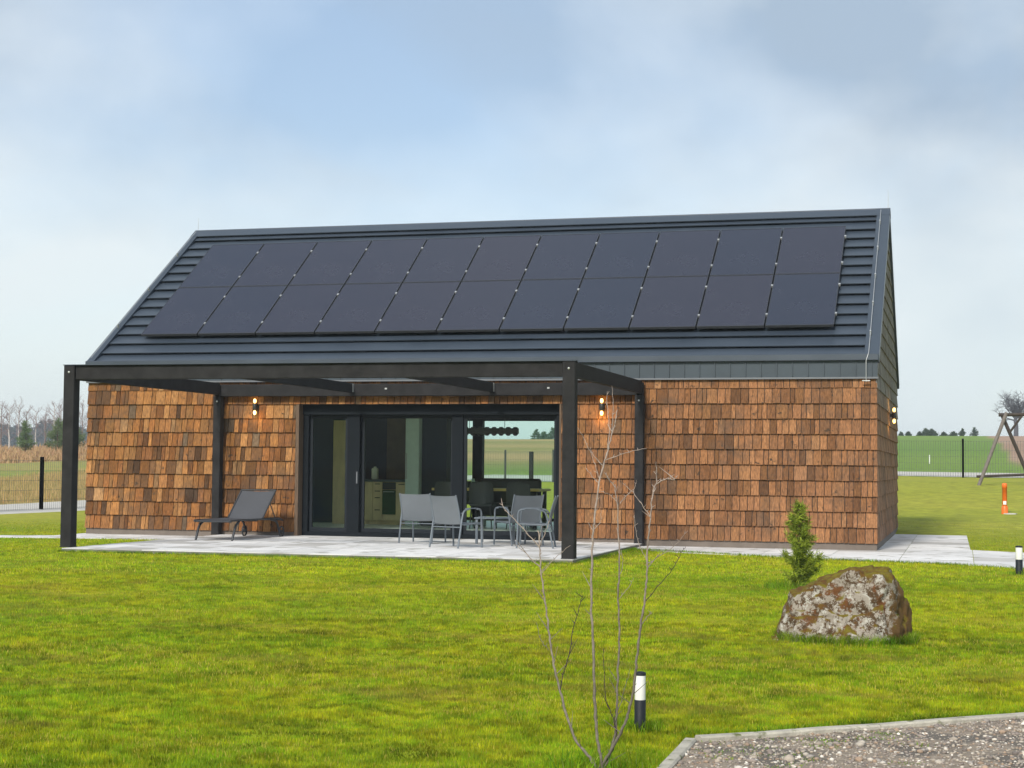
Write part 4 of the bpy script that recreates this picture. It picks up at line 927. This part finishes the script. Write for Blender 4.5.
# bare sapling in the foreground
SAP = {'s1': ([(-0.155, -19.42, -0.016), (-0.196, -19.411, 0.037), (-0.264, -19.395, 0.109), (-0.308, -19.372, 0.212), (-0.345, -19.349, 0.32), (-0.378, -19.326, 0.425), (-0.396, -19.309, 0.507), (-0.414, -19.29, 0.61), (-0.429, -19.29, 0.708), (-0.444, -19.29, 0.814), (-0.45, -19.29, 0.9), (-0.457, -19.29, 0.972)], 0.01, 0.0035), 's1a': ([(-0.447, -19.29, 0.814), (-0.501, -19.29, 0.86), (-0.554, -19.29, 0.906)], 0.004, 0.0015), 's1b': ([(-0.45, -19.29, 0.9), (-0.51, -19.29, 0.962), (-0.574, -19.29, 1.026), (-0.628, -19.29, 1.085)], 0.004, 0.0015), 's1c': ([(-0.45, -19.29, 0.9), (-0.422, -19.29, 0.973), (-0.4, -19.29, 1.024)], 0.003, 0.0012), 's1d': ([(-0.447, -19.29, 0.78), (-0.399, -19.29, 0.837), (-0.316, -19.29, 0.911)], 0.003, 0.0012), 's1e': ([(-0.34, -19.352, 0.304), (-0.327, -19.337, 0.378), (-0.309, -19.322, 0.448), (-0.294, -19.299, 0.56), (-0.274, -19.29, 0.645), (-0.257, -19.29, 0.7)], 0.004, 0.0015), 's1f': ([(-0.398, -19.318, 0.465), (-0.435, -19.309, 0.505), (-0.462, -19.294, 0.58)], 0.0025, 0.0012), 's2': ([(-0.151, -19.42, -0.016), (-0.147, -19.421, 0.033), (-0.164, -19.424, 0.14), (-0.172, -19.428, 0.263), (-0.176, -19.434, 0.416), (-0.182, -19.438, 0.568), (-0.189, -19.44, 0.672), (-0.186, -19.44, 0.845), (-0.182, -19.44, 0.974), (-0.174, -19.44, 1.036), (-0.162, -19.44, 1.157), (-0.142, -19.44, 1.244), (-0.123, -19.44, 1.311), (-0.104, -19.44, 1.382), (-0.092, -19.44, 1.419), (-0.084, -19.44, 1.482)], 0.011, 0.0025), 's2a': ([(-0.125, -19.44, 1.29), (-0.117, -19.44, 1.398), (-0.126, -19.44, 1.503), (-0.126, -19.44, 1.557)], 0.003, 0.0012), 's2b': ([(-0.108, -19.44, 1.374), (-0.1, -19.44, 1.482), (-0.105, -19.44, 1.582)], 0.003, 0.001), 's2c': ([(-0.133, -19.44, 1.274), (-0.049, -19.44, 1.303), (0.04, -19.44, 1.324)], 0.003, 0.001), 's2d': ([(-0.142, -19.44, 1.249), (-0.202, -19.44, 1.319), (-0.25, -19.44, 1.411)], 0.003, 0.001), 's2e': ([(-0.158, -19.44, 1.174), (-0.188, -19.44, 1.206), (-0.214, -19.44, 1.24)], 0.0025, 0.001), 's2f': ([(-0.178, -19.44, 0.982), (-0.153, -19.44, 1.016), (-0.149, -19.44, 1.066)], 0.0025, 0.001), 's2g': ([(-0.154, -19.44, 1.19), (-0.18, -19.44, 1.265), (-0.198, -19.44, 1.327)], 0.0025, 0.001), 's3': ([(-0.142, -19.42, -0.016), (-0.118, -19.416, 0.034), (-0.092, -19.404, 0.14), (-0.086, -19.393, 0.238), (-0.087, -19.38, 0.351), (-0.086, -19.369, 0.449), (-0.085, -19.356, 0.564), (-0.093, -19.35, 0.667), (-0.09, -19.35, 0.797), (-0.09, -19.35, 0.901), (-0.095, -19.35, 1.014), (-0.1, -19.35, 1.102), (-0.11, -19.35, 1.157), (-0.135, -19.35, 1.194), (-0.148, -19.35, 1.219)], 0.009, 0.002), 's3a': ([(-0.087, -19.35, 1.094), (-0.057, -19.35, 1.128), (-0.023, -19.35, 1.162), (-0.015, -19.35, 1.191)], 0.003, 0.001), 's3b': ([(-0.09, -19.35, 0.78), (-0.073, -19.35, 0.843), (-0.082, -19.35, 0.897)], 0.0025, 0.001), 's3c': ([(-0.086, -19.395, 0.217), (-0.051, -19.381, 0.34), (-0.036, -19.373, 0.41)], 0.0025, 0.001), 's3d': ([(-0.093, -19.35, 0.688), (-0.051, -19.35, 0.74), (-0.026, -19.35, 0.782)], 0.0025, 0.001), 's3e': ([(-0.1, -19.35, 1.102), (-0.13, -19.35, 1.127), (-0.182, -19.35, 1.147)], 0.002, 0.001), 's4': ([(-0.147, -19.42, -0.016), (-0.138, -19.423, 0.018), (-0.107, -19.431, 0.07), (-0.05, -19.447, 0.173), (-0.023, -19.458, 0.245), (-0.004, -19.471, 0.329), (0.011, -19.487, 0.429), (0.027, -19.505, 0.537), (0.037, -19.519, 0.624), (0.05, -19.52, 0.685), (0.057, -19.52, 0.746), (0.061, -19.52, 0.811), (0.065, -19.52, 0.941), (0.073, -19.52, 1.022), (0.08, -19.52, 1.116), (0.093, -19.52, 1.173)], 0.011, 0.0035), 's4a': ([(0.093, -19.52, 1.173), (0.117, -19.52, 1.189), (0.146, -19.52, 1.198), (0.171, -19.52, 1.194), (0.187, -19.52, 1.214)], 0.004, 0.0012), 's4b': ([(0.089, -19.52, 1.144), (0.101, -19.52, 1.201), (0.096, -19.52, 1.267)], 0.003, 0.001), 's4c': ([(0.073, -19.52, 1.042), (0.039, -19.52, 1.091), (0.002, -19.52, 1.141), (-0.044, -19.52, 1.18)], 0.003, 0.001), 's4d': ([(0.057, -19.52, 0.847), (0.114, -19.52, 0.885), (0.168, -19.52, 0.923), (0.229, -19.52, 0.988)], 0.003, 0.001), 's4e': ([(0.054, -19.52, 0.697), (0.107, -19.52, 0.763), (0.164, -19.52, 0.83), (0.196, -19.52, 0.891), (0.221, -19.52, 0.928)], 0.003, 0.001), 's4f': ([(0.061, -19.52, 0.868), (0.032, -19.52, 0.916), (0.015, -19.52, 0.98), (0.006, -19.52, 1.05)], 0.0025, 0.001), 's4g': ([(0.037, -19.515, 0.603), (0.066, -19.52, 0.641), (0.087, -19.52, 0.658)], 0.003, 0.001), 's5': ([(-0.101, -19.418, 0.068), (-0.081, -19.416, 0.126), (-0.086, -19.415, 0.167), (-0.107, -19.412, 0.231), (-0.131, -19.411, 0.283), (-0.14, -19.406, 0.414), (-0.145, -19.404, 0.492)], 0.004, 0.0015)}
sap = thing('bare_sapling', 'young leafless sapling with several thin grey-brown stems in the foreground lawn', 'sapling', (-.15, -19.42, gz(-.15, -19.42)))
mb = MB(); rj = random.Random(4)
for k, (pp, r0, r1) in SAP.items():
    P = curve(pp, 5); n = len(P); P = [p+Vector((rj.uniform(-1, 1), rj.uniform(-1, 1), rj.uniform(-1, 1)))*.0025 for p in P]
    rs = [.70*(r0*.9+(r1-r0*.9)*i/(n-1))*(1+rj.uniform(-.10, .14)) for i in range(n)]
    g = rj.uniform(.85, 1.1); c = (.36*g, .31*g, .26*g) if k in ('s1', 's2', 's3', 's4') else ((.40*g, .32*g, .27*g) if k[:2] in ('s2', 's4', 's3') else (.15*g, .11*g, .10*g))
    if k in ('s5', 's1e', 's4e'): c = (.06, .045, .045)
    m1 = MB(); m1.tube([(p.x-sap.location.x, p.y-sap.location.y, p.z-sap.location.z) for p in P], rs, 7, c)
    # buds and side twigs
    for q in range(2, n-1, 2):
        if rj.random() < .95:
            b = P[q]-sap.location; d = Vector((rj.uniform(-1, 1), rj.uniform(-.6, .6), rj.uniform(.4, 1.1))).normalized(); l_ = rj.uniform(.006, .02) if rj.random() < .75 or r0 < .0035 else rj.uniform(.03, .10)
            m1.tube([b, b+d*l_], [min(.0025, r0*.6), .0008], 4, c)
    lo_, hi_ = np.array([.17, .15, .12]), np.array([.33, .27, .235])
    if k not in ('s5', 's1e', 's4e'): m1.c = [tuple((lo_+(hi_-lo_)*max(0, min(1, (m1.v[f[0]][2]-.35)/.8)))*g) for f in m1.f]
    if k in ('s1', 's2', 's3', 's4', 's5'): m1.build('stem', M_bark, sap)
    else: m1.build('twig', M_bark, sap)

# ------------------------------------------------------------------ fences
M_fpost = mat('fence_post_metal', (.022, .024, .024), rough=.5, var=.1)
M_wire = mat('fence_wire', (.13, .14, .13), rough=.5, var=.1)
def fence(line, label, hh=1.42, sp=2.52, wr=.004):
    a0 = Vector(line[0]); t = thing('mesh_fence', label, 'fence', (a0.x, a0.y, gz(a0.x, a0.y)))
    wires = MB(); O = t.location
    for A_, B_ in zip(line[:-1], line[1:]):
        A_, B_ = Vector(A_), Vector(B_); d = (B_-A_); n = int(round(d.length/sp)); n = max(n, 1)
        for i in range(n+1):
            p = A_+d*(i/n); z = gz(p.x, p.y)
            mb = MB(); mb.bbox(p.x-O.x-.04, p.x-O.x+.04, p.y-O.y-.04, p.y-O.y+.04, z-O.z-.1, z-O.z+hh, .006); mb.build('post', M_fpost, t)
            if i < n:
                p2 = A_+d*((i+1)/n); z2 = gz(p2.x, p2.y); k = int((p2-p).length/.10)
                for j in range(1, k):
                    q = p.lerp(p2, j/k); zq = z+(z2-z)*j/k
                    wires.tube([(q.x-O.x, q.y-O.y, zq-O.z+.04), (q.x-O.x, q.y-O.y, zq-O.z+hh-.08)], wr, 3, cap=False)
                for h in (.06, .3, .55, .8, 1.05, hh-.1):
                    wires.tube([(p.x-O.x, p.y-O.y, z-O.z+h), (p2.x-O.x, p2.y-O.y, z2-O.z+h)], .0045, 3, cap=False)
    o = wires.build('wire_mesh', M_wire, t); return t
fence([(-22.02, -18), (-22.02, 12.32), (-22.02, 49.4)], 'dark wire mesh fence along the road left of the house')
fence([(-21.99, 49.4), (1.3, 39.5), (12.1, 36.9)], 'dark wire mesh fence along the road behind the lawn, right of and behind the house', hh=1.50, sp=2.82, wr=.007)
p = gz(-13.86, 31.9); bp_ = MB(); bp_.bbox(-13.93, -13.79, 31.83, 31.97, p-.1, p+1.55, .01); o_ = bp_.build('timber_post', M_char); tag(o_, 'thick dark post on the lawn seen through the rear window', 'post')

# white stake in the field
z = gz(-.25, 66)-.1; o_ = MB().lathe((-.45, 66, z), [(.022, -.1), (.022, .55), (.014, .58), (0, .585)], 8).build('marker_stake', M_white); tag(o_, 'thin white stake standing in the green field beyond the fence', 'stake')

# ------------------------------------------------------------------ swing frame
M_log = mat('weathered_log', attr=True, rough=.85, var=.25, scale=10, bump=.3)
sw = thing('swing_frame', 'wooden A-frame swing set standing on the lawn at the right edge', 'swing frame', (1.8+1.2, 25.8, gz(3, 25.8)), 0)
def sw_(pts, r, name, col): mb = MB(); mb.tube([(a-sw.location.x, b-sw.location.y, c-sw.location.z) for a, b, c in pts], r, 10, col); return mb.build(name, M_log, sw)
gq = lambda x, y: gz(x, y)
AX = 2.50; zt = gq(1.8, 25.8)+2.12
for (ax, sgn) in ((AX, 1), (AX+3.0, 1)):
    gcol, dcol = (.15, .13, .115), (.045, .034, .028)
    sw_([(ax-.76, 25.2, gq(ax-.76, 25.2)-.05), (ax+.08, 25.9, zt+.06)], .055, 'leg', gcol)
    sw_([(ax+.84, 26.3, gq(ax+.84, 26.3)-.05), (ax-.06, 25.95, zt+.02)], .055, 'leg', dcol)
    sw_([(ax-.80, 25.25, gq(ax, 25.3)+.26), (ax+1.9 if ax == AX else ax+.9, 26.3, gq(ax, 26.3)+.36)], .04, 'ground_rail', dcol)
    sw_([(ax+.55, 25.93, zt), (ax+.16, 26.0, zt-.55)], .035, 'brace', dcol)
sw_([(AX-.15, 25.93, zt), (AX+3.3, 26.0, zt+.05)], .055, 'top_beam', dcol)
for xx in (AX+1.2, AX+2.2):
    st_ = sw_([(xx-.25, 25.95, zt-1.65), (xx+.25, 25.95, zt-1.65)], .03, 'swing_seat', gcol)
    for s in (-.2, .2): sw_([(xx+s, 25.95, zt-1.63), (xx+s, 25.95, zt-.05)], .008, 'rope', gcol)

# ------------------------------------------------------------------ bare trees, pines, far wood
def bare_tree(x, y, h, name, label, cat, group=None, crown=.5, col=(.12, .10, .10), tcol=None, levels=5, spread=.55, r0=None, seed=1, upw=.25, rounded=False, start=.25, nseg=4, thick=1.0):
    r = random.Random(seed); z0 = gz(x, y); t = thing(name, label, cat, (x, y, z0), 0, group)
    tr = MB(); cw = MB(); r0 = r0 or h*.016
    trunk = [Vector((0, 0, -.1))]
    top = h*(.42 if rounded else .92)
    for i in range(1, 7): trunk.append(Vector((r.uniform(-1, 1)*h*.012, r.uniform(-1, 1)*h*.012, top*i/6)))
    tr.tube(trunk, [r0*(1-.8*i/6 if not rounded else 1-.4*i/6) for i in range(7)], 8, tcol or col); tr.build('trunk', M_bark, t)
    def br(p, d, l, rad, lev):
        pts = [p]; q = p.copy(); dd = d.copy()
        for k in range(nseg-1):
            dd = (dd+Vector((r.uniform(-1, 1), r.uniform(-1, 1), r.uniform(-.6, 1)))*.22).normalized(); q = q+dd*l/(nseg-1); pts.append(q.copy())
        cw.tube(pts, [rad*(1-.6*i/(nseg-1)) for i in range(nseg)], 3 if lev > 1 else 5, col, cap=False)
        if lev >= levels: return
        for k in range(3 if lev < levels-1 else 4):
            s = pts[r.choice(range(1, nseg))]; nd_ = (dd+Vector((r.uniform(-1, 1), r.uniform(-1, 1), r.uniform(-.7, .8)))*spread*1.5+Vector((0, 0, upw))).normalized()
            br(s, nd_, l*r.uniform(.5, .72), rad*.52, lev+1)
    nb = 24 if rounded else 16
    for i in range(nb):
        f = start+(1-start)*i/nb; p = Vector((0, 0, top*f)) if not rounded else Vector((0, 0, top*(.65+.35*i/nb)))
        a = r.uniform(0, 6.283)+i*2.4; el = r.uniform(-.05, 1.4) if rounded else r.uniform(.5, 1.0)
        d = Vector((math.cos(a)*math.cos(el), math.sin(a)*math.cos(el), math.sin(el)))
        l = h*(.27 if rounded else crown*.5*(1-f*.6))
        br(p, d, l*r.uniform(.8, 1.1), r0*.35*thick, 1)
    cw.build('crown', M_bark, t); return t
def at(px_az, d): a = R(px_az); return CAM.x+d*math.sin(a), CAM.y+d*math.cos(a)
# right: round bare tree on the hill
x, y = at(1.70, 215); bare_tree(x, y, 7.0, 'bare_tree', 'large round leafless tree standing on the hill behind the swing frame', 'tree', rounded=True, levels=5, spread=.75, seed=5, r0=.30, upw=.05, col=(.085, .085, .095), thick=1.0)
# hilltop bushes and little conifers
hz_ = [(-2.02, .9, 1.0), (-1.78, 1.0, 1.3), (-1.42, 1.0, 1.1), (-1.20, 1.9, 3.0), (-1.05, 1.7, 2.2), (-.98, 1.5, 2.2), (-.62, .9, 1.6), (-.32, 1.0, 1.8), (-.02, 1.8, 1.5), (.38, 2.2, 1.5)]
hl = ['tiny dark shrub on the ridge close to the house corner', 'small pointed shrub on the ridge, second from the house', 'low shrub on the ridge left of the tallest ridge clump', 'tallest bushy tree of the ridge clump near the house', 'middle bushy tree of the ridge clump near the house', 'right bushy tree of the ridge clump near the house', 'low wide shrub on the ridge right of the clump', 'low rounded shrub on the ridge left of the two pointed conifers', 'left of the two pointed conifers on the ridge above the fence post', 'right and taller of the two pointed conifers on the ridge']
for i, (a, h, wd) in enumerate(hz_):
    x, y = at(a, 222); conifer(x, y, h*.45+.15, wd*.42, 'ridge_shrub' if i < 8 else 'ridge_conifer', hl[i], 'shrub' if i < 8 else 'conifer', 'shrubs and conifers on the ridge', dens=.35, nl=.16, c0=(.035, .07, .035), c1=(.08, .12, .05), seed=20+i, base=.02, shape=0, wfac=.4)
for i, (a, h) in enumerate(((-14.45, 2.6), (-14.2, 2.0), (-13.9, 3.0), (-13.6, 2.3))):
    x, y = at(a, 230); conifer(x, y, h*.55, 1.0, 'ridge_tree', ['first', 'second', 'third', 'fourth'][i]+' bushy green tree from the left on the ridge seen through the glass', 'tree', 'trees on the ridge behind the house', dens=.35, nl=.2, c0=(.04, .09, .03), c1=(.09, .15, .05), seed=50+i, shape=0, base=.02, wfac=.4)
# left: birches
bl = [(-33.0, 150, 8.5, 1), (-32.55, 155, 9, 0), (-32.3, 140, 8.2, 1), (-32.0, 160, 9.5, 1), (-31.75, 150, 7.5, 0), (-31.45, 165, 8.5, 1), (-31.15, 158, 7.5, 0), (-30.85, 150, 8.5, 1), (-30.65, 160, 9.2, 1), (-30.4, 168, 8.8, 0), (-30.2, 150, 9.8, 1), (-29.95, 160, 9.2, 0), (-29.6, 152, 8.4, 1), (-33.6, 150, 8.8, 0)]
ords = ['first', 'second', 'third', 'fourth', 'fifth', 'sixth', 'seventh', 'eighth', 'ninth', 'tenth', 'eleventh', 'twelfth', 'thirteenth', 'fourteenth']
for i, (a, d, h, wt) in enumerate(sorted(bl)):
    x, y = at(a, d); bare_tree(x, y, h*.50, 'birch_tree' if wt else 'bare_tree', '%s leafless %s from the left in the row beyond the field at the left' % (ords[i], 'white-trunked birch' if wt else 'brown tree'), 'tree', 'bare trees beyond the field at the left', crown=.62, col=(.28, .22, .215), tcol=(.45, .43, .40) if wt else (.20, .16, .14), levels=3, seed=100+i, r0=.085, thick=.8)
x, y = at(-31.77, 120); conifer(x, y, 2.5, .95, 'pine_tree', 'open-crowned young green pine at the far left beyond the fence', 'pine tree', 'pines beyond the field at the left', dens=.55, nl=.20, c0=(.10, .17, .07), c1=(.20, .28, .10), seed=71, base=.22, shape=0, wfac=.13)
x, y = at(-30.75, 122); conifer(x, y, 2.6, 1.15, 'pine_tree', 'bushy green pine just left of the left pergola post', 'pine tree', 'pines beyond the field at the left', dens=.55, nl=.20, c0=(.09, .15, .06), c1=(.19, .25, .09), seed=72, base=.15, shape=0, wfac=.13)
x, y = at(-30.35, 128); conifer(x, y, 2.9, 1.3, 'pine_tree', 'dark green pine partly hidden behind the left pergola post', 'pine tree', 'pines beyond the field at the left', dens=1.0, nl=.28, c0=(.09, .15, .06), c1=(.19, .25, .09), seed=73, base=.12, shape=0, wfac=.13)
# scrub below the birches
r = np.random.default_rng(15); n = 26000; aa = np.radians(r.uniform(-36, -28, n)); dd_ = r.uniform(105, 185, n); xx = CAM.x+dd_*np.sin(aa); yy = CAM.y+dd_*np.cos(aa)
hh = r.uniform(.4, 1.5, n)*np.clip(fbm(xx*.09, yy*.09, 3)*2-.4, .15, 1.4); D_ = np.stack([r.normal(size=n)*.3, r.normal(size=n)*.3, np.ones(n)], 1); D_ /= np.linalg.norm(D_, axis=1)[:, None]
cS = lerp(np.array([.42, .25, .15]), np.array([.50, .36, .17]), r.random(n)); V, F, C = needles(np.stack([xx, yy, ground(xx, yy)-.02], 1), D_, hh, np.full(n, .12), cS, 33)
so_ = np_mesh('dry_scrub', V, F, C, M_leafc); tag(so_, 'reddish brown dry scrub below the bare birches at the far left', 'scrub', kind='stuff')
# far wood
r = np.random.default_rng(5); P = []; Dd = []; nT = 900; CC = []
for i in range(nT):
    a = r.uniform(-37, -24); d = r.uniform(560, 640); x, y = at(a, d); h = r.uniform(8, 12.5)+1.2*math.sin(a*3); z0 = gz(x, y); m = 130; u = r.uniform(0, 1, m)**.8; rr = (1-u)*h*.17+.15; th = r.uniform(0, 6.28, m)
    P.append(np.stack([x+np.cos(th)*rr, y+np.sin(th)*rr, z0+u*h], 1)); q = np.stack([np.cos(th), np.sin(th), r.uniform(-.4, .5, m)], 1); Dd.append(q/np.linalg.norm(q, axis=1)[:, None]); g = r.uniform(.7, 1.2); CC.append(np.tile(np.array([.045, .070, .055])*g, (m, 1)))
P = np.concatenate(P); Dd = np.concatenate(Dd); CC = np.concatenate(CC); V, F, C = needles(P, Dd, r.uniform(1.0, 1.8, len(P)), np.full(len(P), 1.0), CC, 9)
fw_ = np_mesh('far_forest', V, F, C, M_leafc); tag(fw_, 'dark blue-green conifer forest on the far left horizon', 'forest', kind='stuff')

# ------------------------------------------------------------------ grass
def blades(x, y, hgt, wid, col, seed, bend=.5):
    r = np.random.default_rng(seed); n = len(x); z = ground(x, y)
    th = r.uniform(0, 2*np.pi, n); ph = r.uniform(0, 2*np.pi, n); b = r.uniform(.15, 1, n)*bend*hgt
    sx_, sy_ = np.cos(th)*wid/2, np.sin(th)*wid/2; bx, by = np.cos(ph)*b, np.sin(ph)*b
    V = np.stack([np.stack([x-sx_, y-sy_, z-.004], 1), np.stack([x+sx_, y+sy_, z-.004], 1), np.stack([x+sx_*.7+bx*.35, y+sy_*.7+by*.35, z+hgt*.55], 1), np.stack([x-sx_*.7+bx*.35, y-sy_*.7+by*.35, z+hgt*.55], 1), np.stack([x+bx, y+by, z+hgt], 1)], 1).reshape(-1, 3)
    k = np.arange(n)*5
    T = np.concatenate([np.stack([k, k+1, k+2], 1), np.stack([k, k+2, k+3], 1), np.stack([k+3, k+2, k+4], 1)])
    return V, T, np.repeat(col, 5, 0)
def blades1(x, y, hgt, wid, col, seed, bend=.6):
    r = np.random.default_rng(seed); n = len(x); z = ground(x, y); th = r.uniform(0, 2*np.pi, n); ph = r.uniform(0, 2*np.pi, n); b = r.uniform(.1, 1, n)*bend*hgt
    sx_, sy_ = np.cos(th)*wid/2, np.sin(th)*wid/2
    V = np.stack([np.stack([x-sx_, y-sy_, z-.004], 1), np.stack([x+sx_, y+sy_, z-.004], 1), np.stack([x+np.cos(ph)*b, y+np.sin(ph)*b, z+hgt], 1)], 1).reshape(-1, 3)
    return V, np.arange(n*3).reshape(-1, 3), np.repeat(col, 3, 0)
def free(x, y):
    k = ~pin(x, y, PATIO) & ~pin(x, y, PATH) & ~pin(x, y, STRIP) & ~pin(x, y, HOUSE) & ~pin(x, y, GRAV)
    k &= ~((np.abs(x-RC.x) < .40) & (np.abs(y-RC.y) < .25))
    return k
def lawn_cols(x, y, r):
    t = np.clip(lawn_mix(x, y)*.65+.06+(fbm(x*11, y*11, 2)-.5)*1.0+r.normal(size=len(x))*.22, 0, 1)
    c = lerp(GREEN, YEL, t)*np.clip(.25+1.5*fbm(x*13+7, y*13, 2), .45, 1.4)[:, None]*np.clip(1-2.2*np.clip(fbm(x*2.1+90, y*3.0, 3)-.60, 0, 1), .6, 1)[:, None]; c *= r.uniform(.75, 1.2, len(x))[:, None]
    dry = r.random(len(x)) < .03+.13*np.clip((fbm(x*.9+60, y*1.6, 3)-.55)/.1, 0, 1); c[dry] = np.array([.62, .50, .10])*r.uniform(.6, 1.1, dry.sum())[:, None]
    bare = np.clip((fbm(x*1.3+20, y*2.6+33, 3)-.64)/.06, 0, 1)[:, None]; c = c*(1-bare*.35)+np.array([.24, .17, .05])*bare*.35
    return c
Vs, Fs, Cs = [], [], []; off = 0
def push(v, f, c):
    global off
    Vs.append(v); Fs.append(f+off); Cs.append(c); off += len(v)
bands = [(6.0, 9.5, 12000, .0165, .0034), (9.5, 13.5, 7000, .017, .0045), (13.5, 19, 3600, .019, .0062), (19, 40, 1300, .020, .010)]
A0, A1 = R(-37), R(7)
for bi, (d0, d1, dens, hh, wd) in enumerate(bands):
    r = np.random.default_rng(100+bi); area = .5*(d1*d1-d0*d0)*(A1-A0); n = int(area*dens)
    d = np.sqrt(r.uniform(d0*d0, d1*d1, n)); a = r.uniform(A0, A1, n); x = CAM.x+d*np.sin(a); y = CAM.y+d*np.cos(a)
    kk = np.ones(n, bool)
    if bi == 3: kk = r.random(n) < np.clip(1-(d-21)/17, 0, 1)
    kk &= free(x, y) & ~((x > -22.3) & (x < -22.0) & False) & ((x > -22.3)) ; x, y = x[kk], y[kk]
    c = lawn_cols(x, y, r)
    c *= (1, 1, 1.05, 1.22)[bi]
    if bi >= 3: t = np.clip((y+2)/12, 0, 1)[:, None]*.9; c = c*(1-t)+lerp(np.array([.27, .32, .03]), np.array([.40, .40, .05]), r.random(len(x)))*t
    tall = .35+.6*fbm(x*1.3+3, y*1.3, 3)+1.0*fbm(x*9+3, y*9, 2); h = hh*r.uniform(.55, 1.35, len(x))*tall
    (lambda o: push(*o))((blades if bi < 2 else blades1)(x, y, h, np.full(len(x), wd), c, 200+bi))
# taller fringe round rock, kerb, bollards, posts
r = np.random.default_rng(77)
fx, fy, fh = [], [], []
def ring(cx, cy, rx, ry, n, h, wdt=.08):
    a = r.uniform(0, 6.283, n); k = 1+r.uniform(-.02, wdt, n)*2; fx.append(cx+np.cos(a)*rx*k); fy.append(cy+np.sin(a)*ry*k); fh.append(np.full(n, h)*r.uniform(.5, 1.3, n))
ring(RC.x+.03, RC.y, .47, .39, 4200, .070, .05)
ring(-.175, -18.42, .035, .035, 260, .05, 1.2); ring(1.95, -5.32, .05, .05, 160, .06, 1.0); ring(-.15, -19.42, .06, .06, 400, .07, 1.5); ring(-.36, -8.9, .16, .16, 900, .09, .6)
for (ax_, ay_), (bx_, by_), n in (((.06, -18.56), (K2[0]-.04, K2[1]+.05), 9000), ((-11.0, -5.36), (-3.6, -5.26), 5200), ((-3.55, -5.2), (-3.6, -1.1), 1600), ((-3.6, -1.15), (-1.2, -2.62), 1600), ((-1.2, -2.62), (1.2, -3.42), 1800), ((1.2, -3.42), (2.6, -4.65), 900)):
    t = r.random(n); j = np.abs(r.normal(size=n))*.03; nx, ny = -(by_-ay_), (bx_-ax_); l_ = math.hypot(nx, ny); sg = 1 if ny*0+(ax_ == .06) else -1
    fx.append(ax_+(bx_-ax_)*t+nx/l_*j*sg); fy.append(ay_+(by_-ay_)*t+ny/l_*j*sg); fh.append(r.uniform(.02, .05, n))
# weeds growing at the gravel edge
for _ in range(22):
    s_ = r.uniform(.0, 1.3); p_ = Vector((KC.x, KC.y))+kdir1.normalized()*s_+Vector((.04+abs(r.normal())*.14, -.07-abs(r.normal())*.30)); n = 60
    fx.append(p_.x+r.normal(size=n)*.045); fy.append(p_.y+r.normal(size=n)*.03); fh.append(r.uniform(.006, .022, n))
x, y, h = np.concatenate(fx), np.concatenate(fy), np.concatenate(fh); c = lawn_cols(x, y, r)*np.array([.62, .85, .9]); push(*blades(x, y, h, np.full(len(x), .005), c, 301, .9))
M_grass = mat('grass_mat', attr=True, rough=.7, var=.12, scale=.8, trans=.42, spec=.15)
gr = np_mesh('grass', np.concatenate(Vs), np.concatenate(Fs), np.concatenate(Cs), M_grass); tag(gr, 'short yellow-green lawn grass in front of and beside the house', 'grass', kind='stuff')
# tall straw-coloured grass beyond the left fence
n = 60000; r = np.random.default_rng(88); x = r.uniform(-38, -25.8, n); y = r.uniform(5, 44, n); c = lerp(np.array([.62, .42, .20]), np.array([.40, .34, .12]), r.random(n)); v, f, c = blades1(x, y, r.uniform(.08, .34, n)*(.4+fbm(x*.4, y*.4, 2)), np.full(n, .03), c, 89, .3)
st_ = np_mesh('dry_grass', v, f, c, M_grass); tag(st_, 'tall straw-coloured dry grass beyond the left fence', 'dry grass', kind='stuff')

# ------------------------------------------------------------------ haze
hm = bpy.data.materials.new('haze_air'); hm.use_nodes = True; t = hm.node_tree; t.nodes.remove(t.nodes['Principled BSDF'])
pv = t.nodes.new('ShaderNodeVolumePrincipled'); pv.inputs['Color'].default_value = (.80, .88, .97, 1); pv.inputs['Density'].default_value = .0006
t.links.new(pv.outputs[0], t.nodes['Material Output'].inputs['Volume'])
hzb = MB(); hzb.box(-1640, 1640, -1640, 1640, -1.5, 19); hzo = hzb.build('haze', hm); tag(hzo, 'thin pale haze in the air over the fields', 'haze', kind='stuff')
